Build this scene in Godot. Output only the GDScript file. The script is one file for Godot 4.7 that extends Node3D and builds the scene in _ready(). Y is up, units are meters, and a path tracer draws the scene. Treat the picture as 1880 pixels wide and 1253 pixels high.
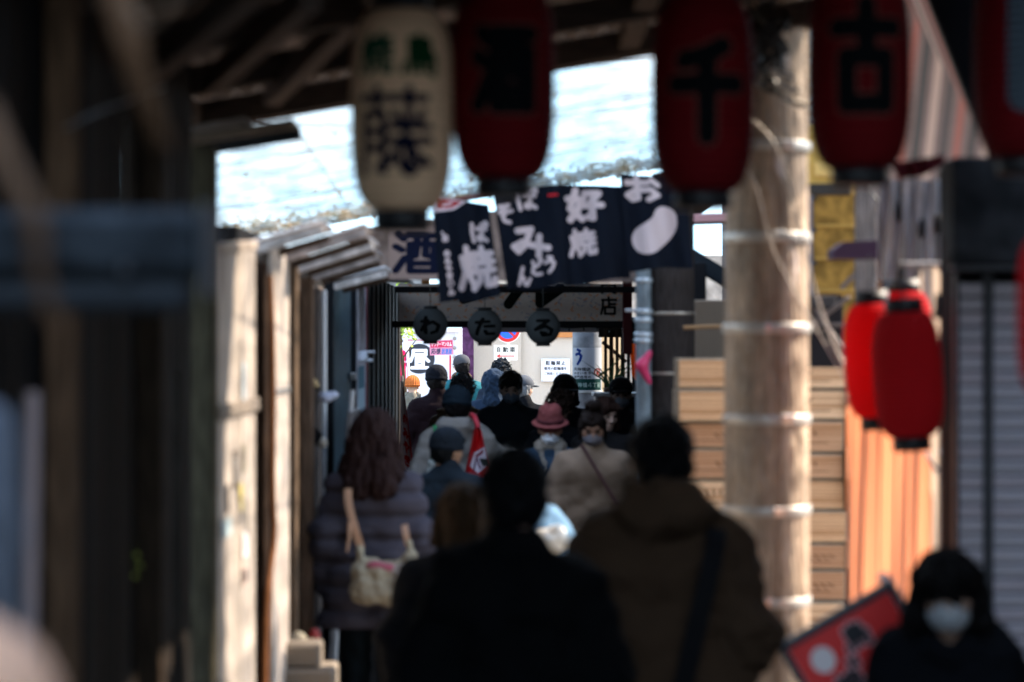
extends Node3D

const EYE := 1.95          # height of the lens above the alley paving
const F := 4439.0          # focal length in pixels of the 1880 pixel wide photograph (85 mm on full frame)

var rng := RandomNumberGenerator.new()
var mats := {}
var boxes := {}
var tex := {}
var names := {}
var fv := PackedFloat32Array()

# strokes of the characters, two digits across and two digits down for each point
const STROKES := {
	"千": "7208 4518 2022/0846 9246/5018 5098",
	"古": "0822 9222/5000 5050/2250 2295 7895 7850 2250",
	"酒": "1210 2420/0638 2046/0695 2665/3412 9812/3832 3896 9296 9232 3832/5412 5432 5060/7412 7432 7258 8662/3878 9278",
	"藤": "0812 9212/3002 3022/7002 7022/1430 1470 0695/1430 3830 3894 3090/1450 3850/1468 3868/5228 5838/8828 8038/4844 9644/4660 9860/7025 6560 4684/7060 8078 9886/7068 7096 6290/5680 6388/9080 7496",
	"焼": "1428 1850/4020 3248/2805 2840 2060 0695/2858 4085/4418 9618/7004 7030/5028 5046/4438 9838/8628 8648/4458 9858/6058 5880 4096/7858 7892 9892 9880",
	"鳥": "5002 4412/2412 2462/2412 7812 7838/2426 7826/2438 7838/2450 9250/2462 9062 8894 7890/1072 0690/2872 3088/4672 4886/6472 6884",
	"ば": "1412 1050 1692/3832 8832/6612 6470 5886 4280 4668 6068 8890/8204 8814/9200 9810",
	"そ": "2014 7410 2042 8838/5842 3462 4284 7092",
	"み": "2218 5616 3660 1878 0864 3052 9478/7440 6894",
	"う": "4008 6416/2238 5630 7646 6472 4094",
	"ど": "3210 4044/7826 3050 2476 4890 8290/7806 8416/8800 9610",
	"ん": "5006 0894 3454 4858 5292 6894 9264",
	"お": "1028 6224/3608 3686 2292 1076 3454 7052 8872 6492/7414 9030",
	"好": "2806 0862 4094/0432 4832/4432 3064 0696/5414 9214 7040/7040 7094 5888/5052 9852",
	"わ": "2806 2894/1030 3826 0878/3048 6232 9052 8284 5894",
	"た": "0826 6822/4006 0892/5248 9246/5274 6090 9688",
	"る": "2214 7412 1462/1462 6044 9064 8690 4896 4078 6084",
	"専": "0814 9214/1626 1662 8462 8426 1626/1644 8444/5002 5068/0470 9670/7062 7096 5892/3276 4088",
	"門": "1008 1096/1008 4408 4442/1026 4426/1042 4442/9008 9096 8094/9008 5608 5642/9026 5626/9042 5642",
	"店": "5002 5014/1016 9616/1616 1460 0496/5224 5256/5240 9040/2858 8858 8896 2896 2858",
	"ル": "3012 2860 0892/6208 6290 9662",
	"昼": "1808 8408 8430/1808 1632 0462/1830 8430/6430 7844 9862/3446 3484 7084 7046 3446/3464 7064/1096 9496",
	"自": "5002 3818/2418 2496 7696 7618 2418/2444 7644/2470 7670",
	"動": "4604 0812/0424 5424/1234 1262 4862 4834 1234/1248 4848/3012 3090/0476 5476/0292 5488/5830 9630 9492 8090/7606 7040 5496",
	"車": "0814 9214/1630 1670 8470 8430 1630/1650 8450/5002 5098/0484 9684",
	"駐": "0808 0862/0808 4608/0824 4424/0840 4440/0856 4856 4692 3890/2808 2856/0470 0490/1670 1884/2670 3082/7002 7812/5422 9622/5654 9454/5292 9892/7622 7692",
	"輪": "0614 4814/1026 1064 4464 4426 1026/1046 4446/2804 2896/0476 5076/7404 5434/7404 9834/6434 8634/5846 5896/5846 9646 9690/5868 9668/7046 7094/8446 8494",
	"禁": "2604 2648/0414 4814/2620 0644/2620 4640/7404 7448/5414 9614/7420 5444/7420 9644/2054 8054/0668 9468/5068 5096/2676 0892/7476 9290",
	"止": "5006 5090/5044 8844/2438 2490/0490 9690",
	"用": "1808 1660 0694/1808 8608 8692 7490/1834 8634/1858 8658/5208 5292",
	"の": "5220 4470 2480 1254 3824 7022 9052 7488",
	"場": "0432 4032/2208 2276/0484 4472/5006 5040 9040 9006 5006/5022 9022/4252 9852/6052 4476/5664 9464 9092 8090/7064 5492/8464 6896",
	"を": "1618 7816/4804 1654 5042 6060/8838 4460 4086 8490",
	"ご": "2420 7618/1666 3084 8082/7804 8414/8800 9610",
	"利": "4604 0814/0634 5434/2812 2896/2838 0470/2842 5062/6614 6664/8806 8892 7690",
	"く": "6806 2248 7092",
	"だ": "0826 5622/3406 0892/4648 8246/4674 5690 9088/7806 8416/8800 9610",
	"さ": "1428 8420/4606 7460 5056/2062 3086 7488",
	"い": "1818 1460 2882 3670/7224 8840 9060",
	"。": "1476 0886 1496 2286 1476",
	"天": "1212 8812/0644 9444/5012 4644 0694/5244 9494",
	"神": "2404 3012/0622 4222 0464/2450 2496/2852 4462/5424 5472 9472 9424 5424/5448 9448/7404 7498",
	"橋": "2404 2496/0424 4424/2430 0466/2634 4254/9004 5410/4822 9822/7210 5040/7226 9840/6038 6056 8656 8638 6038/4896 4864 9664 9696 8892/6274 6290 8490 8474 6274",
	"4": "6804 0870 9470/6804 6896",
	"丁": "0612 9412/5212 5292 3688",
	"目": "2206 2294 7894 7806 2206/2236 7836/2264 7864",
	"リ": "2610 2656/7406 7250 4496", "ー": "0850 9250", "マ": "1016 8816 5056/3442 6078", "ン": "1414 3830/1690 6076 9226",
	"サ": "0430 9630/2806 2860/7206 7060 4096", "ラ": "2010 8010/1034 8834 8060 3896",
	"応": "5002 5012/1014 9614/1614 1460 0496/2850 2080/4644 4890 8090 8676/6234 7048/8444 9872",
	"援": "0428 4028/2404 2492 1488/0462 4050/9004 5010/5218 5830/7016 7228/9014 8630/4834 9634/4448 9848/6236 5670 4094/6260 8860 4896/6068 9694",
	"居": "1808 8608 8630 1830/1808 1660 0696/3046 9646/6234 6266/3666 3694 9094 9066 3666",
	"屋": "1808 8608 8630 1830/1808 1660 0696/2842 9442/5442 3862 8658/3074 9074/2494 9894/6060 6094",
	"き": "1620 8014/1240 8834/4606 7062 4854/1866 3088 7690", "や": "0840 6030 9048 7064/3012 5098/5010 6222", "×": "1515 8585/8515 1585",
}

func _ready():
	rng.seed = 11
	# ---------------------------------------------------------------- camera, sky, sun, exposure
	var cam := Camera3D.new()
	cam.name = "camera"
	var lens := CameraAttributesPhysical.new()
	lens.frustum_focal_length = 85.0
	lens.frustum_near = 0.05
	lens.frustum_far = 600.0
	lens.frustum_focus_distance = 30.0
	lens.exposure_aperture = 2.0
	cam.attributes = lens
	cam.position = Vector3(0, EYE, 0)
	add_child(cam)
	var env := Environment.new()
	env.background_mode = Environment.BG_SKY
	var sky := Sky.new()
	var pan := PanoramaSkyMaterial.new()
	pan.panorama = sky_picture()
	sky.sky_material = pan
	env.sky = sky
	env.background_energy_multiplier = 0.8
	env.tonemap_mode = Environment.TONE_MAPPER_LINEAR
	env.tonemap_exposure = 4.5
	env.sdfgi_enabled = true
	env.ssao_enabled = true
	env.ssil_enabled = true
	var we := WorldEnvironment.new()
	we.name = "environment"
	we.environment = env
	add_child(we)
	var sun := DirectionalLight3D.new()
	sun.name = "sun"
	sun.light_energy = 1.25
	sun.light_color = Color(1.0, 0.93, 0.84)
	sun.light_angular_distance = 0.5
	sun.shadow_enabled = true
	var toward := Vector3(cos(deg_to_rad(25.0)), tan(deg_to_rad(40.0)), -sin(deg_to_rad(25.0)))
	add_child(sun)
	sun.look_at_from_position(toward * 50.0, Vector3.ZERO, Vector3.UP)
	make_textures()
	# ---------------------------------------------------------------- the place, then the things, then the people
	ground()
	near_roof()
	left_near()
	left_middle()
	right_near()
	right_middle()
	covered_section()
	far_street()
	top_lanterns()
	noren()
	people()
	small_things()

# ==================================================================== helpers
func spot(px: float, py: float, d: float) -> Vector3:      # a point d metres down the alley
	return Vector3((px - 940.0) / F * d, EYE - (py - 626.5) / F * d, -d)

func lin(r: float, g: float, b: float) -> Color:
	return Color(r, g, b).linear_to_srgb()

func numbered(n: String) -> String:
	if not names.has(n):
		names[n] = 0
		return n
	names[n] += 1
	return "%s_%03d" % [n, names[n]]

func tag(o: Node, label: String, category: String, group := "") -> void:
	o.set_meta("label", label)
	o.set_meta("category", category)
	if group:
		o.set_meta("group", group)

func thing(n: String, label: String, category: String, at := Vector3.ZERO, turn := 0.0, group := "") -> Node3D:
	var o := Node3D.new()
	o.name = numbered(n)
	add_child(o)
	o.position = at
	o.rotation.y = turn
	tag(o, label, category, group)
	return o

func part(parent: Node, n: String, mesh: Mesh, m: Material, at := Vector3.ZERO, turn := Vector3.ZERO) -> MeshInstance3D:
	var o := MeshInstance3D.new()
	o.name = numbered(n) if parent == self else n
	o.mesh = mesh
	o.material_override = m
	parent.add_child(o, true)
	o.position = at
	o.rotation = turn
	return o

func bx(parent: Node, n: String, at: Vector3, size: Vector3, m: Material, turn := Vector3.ZERO, bevel := 0.004) -> MeshInstance3D:
	return part(parent, n, box(size, bevel), m, at, turn)

# a bar from a to b with a cross section of w by h
func bar(parent: Node, n: String, a: Vector3, b: Vector3, w: float, h: float, m: Material) -> MeshInstance3D:
	var o := part(parent, n, box(Vector3(w, h, a.distance_to(b)), minf(0.004, minf(w, h) * 0.2)), m, (a + b) * 0.5)
	var dir := (b - a).normalized()
	var up := Vector3.UP if absf(dir.y) < 0.95 else Vector3.BACK
	o.basis = Basis.looking_at(dir, up)
	return o

func tri(st: SurfaceTool, a: Vector3, b: Vector3, c: Vector3, n: Vector3) -> void:
	st.set_normal(n)
	if (b - a).cross(c - a).dot(n) > 0.0:
		st.add_vertex(a); st.add_vertex(c); st.add_vertex(b)
	else:
		st.add_vertex(a); st.add_vertex(b); st.add_vertex(c)

func box(size: Vector3, bevel: float) -> ArrayMesh:
	var key := "%.4f %.4f %.4f %.4f" % [size.x, size.y, size.z, bevel]
	if boxes.has(key):
		return boxes[key]
	var st := SurfaceTool.new()
	st.begin(Mesh.PRIMITIVE_TRIANGLES)
	var h := size * 0.5
	var b := minf(bevel, minf(h.x, minf(h.y, h.z)) * 0.45)
	var ax := [Vector3.RIGHT, Vector3.UP, Vector3.BACK]
	for i in 3:
		var u: Vector3 = ax[(i + 1) % 3]
		var v: Vector3 = ax[(i + 2) % 3]
		var hu: float = absf(h.dot(u)) - b
		var hv: float = absf(h.dot(v)) - b
		for s in [-1.0, 1.0]:
			var n: Vector3 = ax[i] * s
			var c: Vector3 = n * h.dot(ax[i])
			var p := [c - u * hu - v * hv, c + u * hu - v * hv, c + u * hu + v * hv, c - u * hu + v * hv]
			tri(st, p[0], p[1], p[2], n)
			tri(st, p[0], p[2], p[3], n)
		for s in [-1.0, 1.0]:              # chamfers along axis i
			for t in [-1.0, 1.0]:
				var n2: Vector3 = (u * s + v * t).normalized()
				var e: Vector3 = ax[i] * (h.dot(ax[i]) - b)
				var p1: Vector3 = u * s * h.dot(u) + v * t * hv
				var p2: Vector3 = u * s * hu + v * t * h.dot(v)
				tri(st, p1 - e, p1 + e, p2 + e, n2)
				tri(st, p1 - e, p2 + e, p2 - e, n2)
	for s in [-1.0, 1.0]:
		for t in [-1.0, 1.0]:
			for r in [-1.0, 1.0]:
				var k := Vector3(s, t, r)
				tri(st, k * (h - Vector3(0, b, b)), k * (h - Vector3(b, 0, b)), k * (h - Vector3(b, b, 0)), k.normalized())
	boxes[key] = st.commit()
	return boxes[key]

# a grid of points, nu by nv, with smooth normals and texture coordinates
func grid(p: PackedVector3Array, nu: int, nv: int) -> ArrayMesh:
	var nor := PackedVector3Array()
	var uv := PackedVector2Array()
	var ix := PackedInt32Array()
	for j in nv:
		for i in nu:
			var du := p[j * nu + mini(i + 1, nu - 1)] - p[j * nu + maxi(i - 1, 0)]
			var dv := p[mini(j + 1, nv - 1) * nu + i] - p[maxi(j - 1, 0) * nu + i]
			nor.append(-du.cross(dv).normalized())
			uv.append(Vector2(float(i) / (nu - 1), float(j) / (nv - 1)))
	for j in nv - 1:
		for i in nu - 1:
			var a := j * nu + i
			var b := a + 1
			var c := a + nu + 1
			var d := a + nu
			ix.append_array([a, b, c, a, c, d])
	var arr := []
	arr.resize(Mesh.ARRAY_MAX)
	arr[Mesh.ARRAY_VERTEX] = p
	arr[Mesh.ARRAY_NORMAL] = nor
	arr[Mesh.ARRAY_TEX_UV] = uv
	arr[Mesh.ARRAY_INDEX] = ix
	var m := ArrayMesh.new()
	m.add_surface_from_arrays(Mesh.PRIMITIVE_TRIANGLES, arr)
	return m

# a flat upright print facing +z, w by h, centred
func print_sheet(w: float, h: float) -> ArrayMesh:
	return grid(PackedVector3Array([Vector3(-w / 2, h / 2, 0), Vector3(w / 2, h / 2, 0), Vector3(-w / 2, -h / 2, 0), Vector3(w / 2, -h / 2, 0)]), 2, 2)

func quad_sheet(tl: Vector3, tr: Vector3, br: Vector3, bl: Vector3) -> ArrayMesh:
	return grid(PackedVector3Array([tl, tr, bl, br]), 2, 2)

func lathe(profile: Array, seg: int) -> ArrayMesh:
	var p := PackedVector3Array()
	var n := profile.size()
	for j in n:
		for i in seg + 1:
			var a := TAU * (float(i) / seg - 0.5)
			p.append(Vector3(sin(a) * profile[n - 1 - j].x, profile[n - 1 - j].y, cos(a) * profile[n - 1 - j].x))
	return grid(p, seg + 1, n)

func tube(pts: Array, r: float, sides := 8, r2 := -1.0) -> ArrayMesh:
	var p := PackedVector3Array()
	var n := pts.size()
	var side := Vector3.RIGHT
	for j in n:
		var dir: Vector3 = (pts[mini(j + 1, n - 1)] - pts[maxi(j - 1, 0)]).normalized()
		side = side - dir * side.dot(dir)
		if side.length() < 0.05:
			side = dir.cross(Vector3.BACK) if absf(dir.z) < 0.9 else dir.cross(Vector3.UP)
		side = side.normalized()
		var up := side.cross(dir)
		var rr := r if r2 < 0.0 else lerpf(r, r2, float(j) / (n - 1))
		for i in sides + 1:
			var a := TAU * i / sides
			p.append(pts[j] + (side * cos(a) + up * sin(a)) * rr)
	return grid(p, sides + 1, n)

func smooth_path(pts: Array, steps := 6) -> Array:
	var c := Curve3D.new()
	for i in pts.size():
		var t: Vector3 = (pts[mini(i + 1, pts.size() - 1)] - pts[maxi(i - 1, 0)]) / 6.0
		c.add_point(pts[i], -t, t)
	var out := []
	for i in (pts.size() - 1) * steps + 1:
		out.append(c.samplef(float(i) / steps))
	return out

func rod(parent: Node, n: String, a: Vector3, b: Vector3, r: float, m: Material) -> MeshInstance3D:
	return part(parent, n, tube([Vector3.ZERO, (b - a) * 0.5, b - a], r), m, a)

# an outline (x, y) with thickness along z, edges chamfered
func slab(outline: PackedVector2Array, depth: float) -> ArrayMesh:
	var st := SurfaceTool.new()
	st.begin(Mesh.PRIMITIVE_TRIANGLES)
	var ix := Geometry2D.triangulate_polygon(outline)
	for s in [-1.0, 1.0]:
		for k in range(0, ix.size(), 3):
			var q := []
			for e in 3:
				q.append(Vector3(outline[ix[k + e]].x, outline[ix[k + e]].y, s * depth / 2))
			tri(st, q[0], q[1], q[2], Vector3(0, 0, s))
	var turn := -1.0 if Geometry2D.is_polygon_clockwise(outline) else 1.0
	for k in outline.size():
		var a := outline[k]
		var b := outline[(k + 1) % outline.size()]
		var n := Vector3(b.y - a.y, a.x - b.x, 0).normalized() * turn
		tri(st, Vector3(a.x, a.y, -depth / 2), Vector3(b.x, b.y, -depth / 2), Vector3(b.x, b.y, depth / 2), n)
		tri(st, Vector3(a.x, a.y, -depth / 2), Vector3(b.x, b.y, depth / 2), Vector3(a.x, a.y, depth / 2), n)
	return st.commit()

# ==================================================================== textures and materials
func noise_tex(key: String, freq: float, kind: int, lo: float, hi: float, size := 256, oct := 4) -> void:
	var n := FastNoiseLite.new()
	n.seed = key.hash() % 1000
	n.noise_type = kind
	n.frequency = freq
	n.fractal_octaves = oct
	var im := n.get_seamless_image(size, size)
	im.convert(Image.FORMAT_RGB8)
	var d := im.get_data()
	for i in d.size():
		d[i] = int(255.0 * lerpf(lo, hi, d[i] / 255.0))
	tex[key] = ImageTexture.create_from_image(Image.create_from_data(size, size, false, Image.FORMAT_RGB8, d))
	var b := n.get_seamless_image(size, size)
	b.convert(Image.FORMAT_RGBA8)
	b.bump_map_to_normal_map(6.0)
	tex[key + "_bump"] = ImageTexture.create_from_image(b)

func make_textures() -> void:
	noise_tex("grain", 0.035, FastNoiseLite.TYPE_SIMPLEX_SMOOTH, 0.55, 1.0)
	noise_tex("patch", 0.012, FastNoiseLite.TYPE_SIMPLEX_SMOOTH, 0.6, 1.0)
	noise_tex("speck", 0.16, FastNoiseLite.TYPE_SIMPLEX, 0.65, 1.0, 256, 3)
	var im := Image.create(64, 64, false, Image.FORMAT_RGB8)
	for y in 64:
		for x in 64:
			var k := 0.78 + 0.12 * sin(x * TAU / 8.0) * sin(y * TAU / 8.0) + rng.randf_range(-0.1, 0.1)
			im.set_pixel(x, y, Color(k, k, k))
	tex["weave"] = ImageTexture.create_from_image(im)
	im.convert(Image.FORMAT_RGBA8)
	im.bump_map_to_normal_map(3.0)
	tex["weave_bump"] = ImageTexture.create_from_image(im)

# a surface: linear base colour, roughness, a grain and how often it repeats per metre
func M(c: Color, rough := 0.8, grain := "", scale := Vector3.ONE, bump := 0.5, more := {}) -> StandardMaterial3D:
	var key := "%s %.2f %s %s %.2f %s" % [c, rough, grain, scale, bump, more]
	if mats.has(key):
		return mats[key]
	var m := StandardMaterial3D.new()
	m.albedo_color = lin(c.r, c.g, c.b)
	m.roughness = rough
	m.metallic_specular = more.get("spec", 0.5 if rough < 0.6 else 0.2)
	if grain:
		m.albedo_texture = tex[grain]
		m.uv1_triplanar = true
		m.uv1_world_triplanar = true
		m.uv1_scale = scale
		if bump > 0.0:
			m.normal_enabled = true
			m.normal_texture = tex[grain + "_bump"]
			m.normal_scale = bump
	if more.has("metal"):
		m.metallic = more.metal
	if more.has("back"):
		m.backlight_enabled = true
		m.backlight = more.back
	if more.has("rim"):
		m.rim_enabled = true
		m.rim = more.rim
		m.rim_tint = 0.6
	if more.has("coat"):
		m.clearcoat_enabled = true
		m.clearcoat = more.coat
	mats[key] = m
	return m

func wood(r: float, g: float, b: float, rough := 0.75) -> StandardMaterial3D:      # grain running up
	return M(Color(r, g, b), rough, "grain", Vector3(9, 0.7, 9), 0.6)

func wood_x(r: float, g: float, b: float) -> StandardMaterial3D:                   # grain running across
	return M(Color(r, g, b), 0.75, "grain", Vector3(0.7, 9, 9), 0.6)

func cloth(r: float, g: float, b: float) -> StandardMaterial3D:
	return M(Color(r, g, b), 0.92, "weave", Vector3(22, 22, 22), 0.35)

func printed(t: Texture2D, rough := 0.7, back := Color.BLACK) -> StandardMaterial3D:
	var m := StandardMaterial3D.new()
	m.albedo_texture = t
	m.roughness = rough
	m.metallic_specular = 0.5 if rough < 0.6 else 0.2
	if back != Color.BLACK:
		m.backlight_enabled = true
		m.backlight = back
	return m

func sky_picture() -> ImageTexture:
	var w := 576
	var h := 288
	var n := FastNoiseLite.new()
	n.seed = 5
	n.frequency = 1.0
	n.fractal_octaves = 5
	var im := Image.create(w, h, false, Image.FORMAT_RGBF)
	for y in h:
		var e := PI * (0.5 - (y + 0.5) / h)
		for x in w:
			var a := TAU * (x + 0.5) / w
			var d := Vector3(cos(a) * cos(e), sin(e), sin(a) * cos(e))
			var c := Vector3(0.5, 0.8, 1.0).lerp(Vector3(0.2, 0.43, 0.86), clampf(sin(e) * 1.3, 0, 1))
			var k := clampf((n.get_noise_3d(d.x * 3.0, d.y * 9.0, d.z * 3.0) + 0.16) * 2.6, 0, 1)
			c = c.lerp(Vector3(0.95, 0.97, 1.0), k * 0.8)
			if e < 0.0:
				c = Vector3(0.25, 0.23, 0.21)
			im.set_pixel(x, y, Color(c.x, c.y, c.z))
	return ImageTexture.create_from_image(im)

# ---- lettering
func canvas(w: int, h: int, c: Color, grain := 0.04) -> Image:
	var im := Image.create(w, h, false, Image.FORMAT_RGBA8)
	im.fill(c)
	if grain > 0.0:
		for y in h:
			for x in w:
				var k := 1.0 + rng.randf_range(-grain, grain)
				im.set_pixel(x, y, Color(c.r * k, c.g * k, c.b * k))
	return im

func line(im: Image, a: Vector2, b: Vector2, r: float, c: Color) -> void:
	var ab := b - a
	var l2 := maxf(ab.length_squared(), 0.0001)
	for y in range(maxi(0, int(minf(a.y, b.y) - r - 1)), mini(im.get_height(), int(maxf(a.y, b.y) + r + 2))):
		for x in range(maxi(0, int(minf(a.x, b.x) - r - 1)), mini(im.get_width(), int(maxf(a.x, b.x) + r + 2))):
			var p := Vector2(x + 0.5, y + 0.5)
			var d := p.distance_to(a + ab * clampf((p - a).dot(ab) / l2, 0, 1))
			var k := clampf(r - d + 0.5, 0, 1)
			if k > 0.0:
				im.set_pixel(x, y, im.get_pixel(x, y).lerp(c, k))

# characters in a box (x, y, w, h in pixels), stroke radius r; tilt leans them
func glyph(im: Image, ch: String, x: float, y: float, w: float, h: float, r: float, c: Color, tilt := 0.0) -> void:
	if not STROKES.has(ch):
		return
	var s: String = STROKES[ch]
	var mid := Vector2(x + w / 2, y + h / 2)
	for stroke in s.split("/"):
		var last := Vector2.INF
		for q in stroke.split(" "):
			var p := Vector2(x + q.substr(0, 2).to_float() / 100.0 * w, y + q.substr(2, 2).to_float() / 100.0 * h)
			p = mid + (p - mid).rotated(tilt)
			if last != Vector2.INF:
				line(im, last, p, r, c)
			last = p

func words(im: Image, text: String, x: float, y: float, w: float, h: float, step: Vector2, r: float, c: Color) -> void:
	for k in text.length():
		glyph(im, text[k], x + step.x * k, y + step.y * k, w, h, r, c)

func disc(im: Image, cx: float, cy: float, r: float, c: Color) -> void:
	line(im, Vector2(cx, cy), Vector2(cx, cy), r, c)

func shape(im: Image, poly: PackedVector2Array, c: Color) -> void:
	var lo := Vector2(1e9, 1e9)
	var hi := Vector2(-1e9, -1e9)
	for p in poly:
		lo = lo.min(p)
		hi = hi.max(p)
	for y in range(maxi(0, int(lo.y)), mini(im.get_height(), int(hi.y) + 1)):
		for x in range(maxi(0, int(lo.x)), mini(im.get_width(), int(hi.x) + 1)):
			if Geometry2D.is_point_in_polygon(Vector2(x + 0.5, y + 0.5), poly):
				im.set_pixel(x, y, c)

func itex(im: Image) -> ImageTexture:
	return ImageTexture.create_from_image(im)

# ==================================================================== rounded solids: a field of joined shapes, meshed as surface nets
# ["c", a, b, ra, rb, k]  tapered capsule      ["e", centre, radii, k]  ellipsoid      ["-", centre, radii, k]  ellipsoid taken away
# ["cut", normal, d]  keep only normal . p < d     ["n", amplitude, frequency vector]  uneven surface     ["q", amplitude, period]  quilting     ["r", amplitude, count]  ribs round the y axis
func net(pr: Array, cell: float) -> ArrayMesh:
	var lo := Vector3.ONE * 1e6
	var hi := -lo
	for q in pr:
		if q[0] == "c":
			var m: float = maxf(q[3], q[4])
			lo = lo.min((q[1] as Vector3).min(q[2]) - Vector3.ONE * m)
			hi = hi.max((q[1] as Vector3).max(q[2]) + Vector3.ONE * m)
		elif q[0] == "e":
			lo = lo.min(q[1] - q[2])
			hi = hi.max(q[1] + q[2])
	lo -= Vector3.ONE * cell * 4
	hi += Vector3.ONE * cell * 4
	var nx := int((hi.x - lo.x) / cell) + 2
	var ny := int((hi.y - lo.y) / cell) + 2
	var nz := int((hi.z - lo.z) / cell) + 2
	var nxy := nx * ny
	fv = PackedFloat32Array()
	fv.resize(nxy * nz)
	fv.fill(1.0)
	var noise := FastNoiseLite.new()
	noise.seed = pr.size() + int(hi.y * 1000)
	noise.frequency = 1.0
	noise.fractal_octaves = 2
	var ops := []
	for q in pr:
		var what: String = q[0]
		if what == "c" or what == "e" or what == "-":
			var k: float = q[5] if what == "c" else q[3]
			var bl: Vector3
			var bh: Vector3
			if what == "c":
				var m: float = maxf(q[3], q[4])
				bl = (q[1] as Vector3).min(q[2]) - Vector3.ONE * m
				bh = (q[1] as Vector3).max(q[2]) + Vector3.ONE * m
			else:
				bl = q[1] - q[2]
				bh = q[1] + q[2]
			var g := k + cell * 3.0
			var i0 := clampi(int((bl.x - g - lo.x) / cell), 0, nx - 1)
			var i1 := clampi(int((bh.x + g - lo.x) / cell) + 1, 0, nx - 1)
			var j0 := clampi(int((bl.y - g - lo.y) / cell), 0, ny - 1)
			var j1 := clampi(int((bh.y + g - lo.y) / cell) + 1, 0, ny - 1)
			var k0 := clampi(int((bl.z - g - lo.z) / cell), 0, nz - 1)
			var k1 := clampi(int((bh.z + g - lo.z) / cell) + 1, 0, nz - 1)
			var a: Vector3 = q[1]
			if what == "c":
				var ab: Vector3 = q[2] - a
				var inv := 1.0 / maxf(ab.length_squared(), 1e-9)
				var ra: float = q[3]
				var dr: float = q[4] - ra
				for z in range(k0, k1 + 1):
					for y in range(j0, j1 + 1):
						var at := z * nxy + y * nx
						for x in range(i0, i1 + 1):
							var p := Vector3(lo.x + x * cell, lo.y + y * cell, lo.z + z * cell) - a
							var t := clampf(p.dot(ab) * inv, 0.0, 1.0)
							var d := (p - ab * t).length() - ra - dr * t
							var e := fv[at + x]
							var h := maxf(k - absf(d - e), 0.0)
							fv[at + x] = minf(d, e) - h * h * 0.25 / k
			else:
				var r: Vector3 = q[2]
				for z in range(k0, k1 + 1):
					for y in range(j0, j1 + 1):
						var at := z * nxy + y * nx
						for x in range(i0, i1 + 1):
							var p := (Vector3(lo.x + x * cell, lo.y + y * cell, lo.z + z * cell) - a) / r
							var l := p.length()
							var d := l * (l - 1.0) / maxf((p / r).length(), 1e-6)
							var e := fv[at + x]
							if what == "e":
								var h := maxf(k - absf(d - e), 0.0)
								fv[at + x] = minf(d, e) - h * h * 0.25 / k
							else:
								var h := maxf(k - absf(-d - e), 0.0)
								fv[at + x] = maxf(-d, e) + h * h * 0.25 / k
		else:
			ops.append(q)
	if ops.size():
		for i in fv.size():
			var e := fv[i]
			if e > 0.07:
				continue
			var p := Vector3(lo.x + (i % nx) * cell, lo.y + ((i / nx) % ny) * cell, lo.z + (i / nxy) * cell)
			for q in ops:
				match q[0]:
					"cut":
						e = maxf(e, p.dot(q[1]) - q[2])
					"n":
						if e > -0.07:
							e += q[1] * noise.get_noise_3dv(p * q[2])
					"q":
						e += q[1] * (pow(absf(cos(p.y * PI / q[2])), 6.0) - 0.25)
					"r":
						e += q[1] * sin(atan2(p.x, p.z) * q[2])
			fv[i] = e
	var vid := PackedInt32Array()
	vid.resize(nxy * nz)
	vid.fill(-1)
	var verts := PackedVector3Array()
	var nors := PackedVector3Array()
	var far := cell * 3.0
	var f := PackedFloat32Array()
	f.resize(8)
	for z in nz - 1:
		for y in ny - 1:
			var at := z * nxy + y * nx
			for x in nx - 1:
				var i := at + x
				var v0 := fv[i]
				if v0 > far or v0 < -far:
					continue
				f[0] = v0; f[1] = fv[i + 1]; f[2] = fv[i + nx]; f[3] = fv[i + nx + 1]
				f[4] = fv[i + nxy]; f[5] = fv[i + nxy + 1]; f[6] = fv[i + nxy + nx]; f[7] = fv[i + nxy + nx + 1]
				var neg := 0
				for c in 8:
					if f[c] < 0.0:
						neg += 1
				if neg == 0 or neg == 8:
					continue
				var sum := Vector3.ZERO
				var cnt := 0
				for c in 8:
					for bit in [1, 2, 4]:
						if c & bit == 0 and (f[c] < 0.0) != (f[c | bit] < 0.0):
							var t := f[c] / (f[c] - f[c | bit])
							var o := Vector3(float(c & 1), float((c >> 1) & 1), float((c >> 2) & 1))
							if bit == 1: o.x += t
							elif bit == 2: o.y += t
							else: o.z += t
							sum += o
							cnt += 1
				vid[i] = verts.size()
				verts.append(lo + (Vector3(x, y, z) + sum / cnt) * cell)
				nors.append(Vector3(f[1] + f[3] + f[5] + f[7] - f[0] - f[2] - f[4] - f[6], f[2] + f[3] + f[6] + f[7] - f[0] - f[1] - f[4] - f[5], f[4] + f[5] + f[6] + f[7] - f[0] - f[1] - f[2] - f[3]).normalized())
	var ix := PackedInt32Array()
	for z in range(1, nz - 1):
		for y in range(1, ny - 1):
			var at := z * nxy + y * nx
			for x in range(1, nx - 1):
				var i := at + x
				if vid[i] < 0:
					continue
				var s := fv[i] < 0.0
				if (fv[i + 1] < 0.0) != s:
					quad(ix, vid, verts, nors, i, i - nx, i - nx - nxy, i - nxy)
				if (fv[i + nx] < 0.0) != s:
					quad(ix, vid, verts, nors, i, i - 1, i - 1 - nxy, i - nxy)
				if (fv[i + nxy] < 0.0) != s:
					quad(ix, vid, verts, nors, i, i - 1, i - 1 - nx, i - nx)
	var arr := []
	arr.resize(Mesh.ARRAY_MAX)
	arr[Mesh.ARRAY_VERTEX] = verts
	arr[Mesh.ARRAY_NORMAL] = nors
	arr[Mesh.ARRAY_INDEX] = ix
	var m := ArrayMesh.new()
	if ix.size():
		m.add_surface_from_arrays(Mesh.PRIMITIVE_TRIANGLES, arr)
	return m

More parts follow.
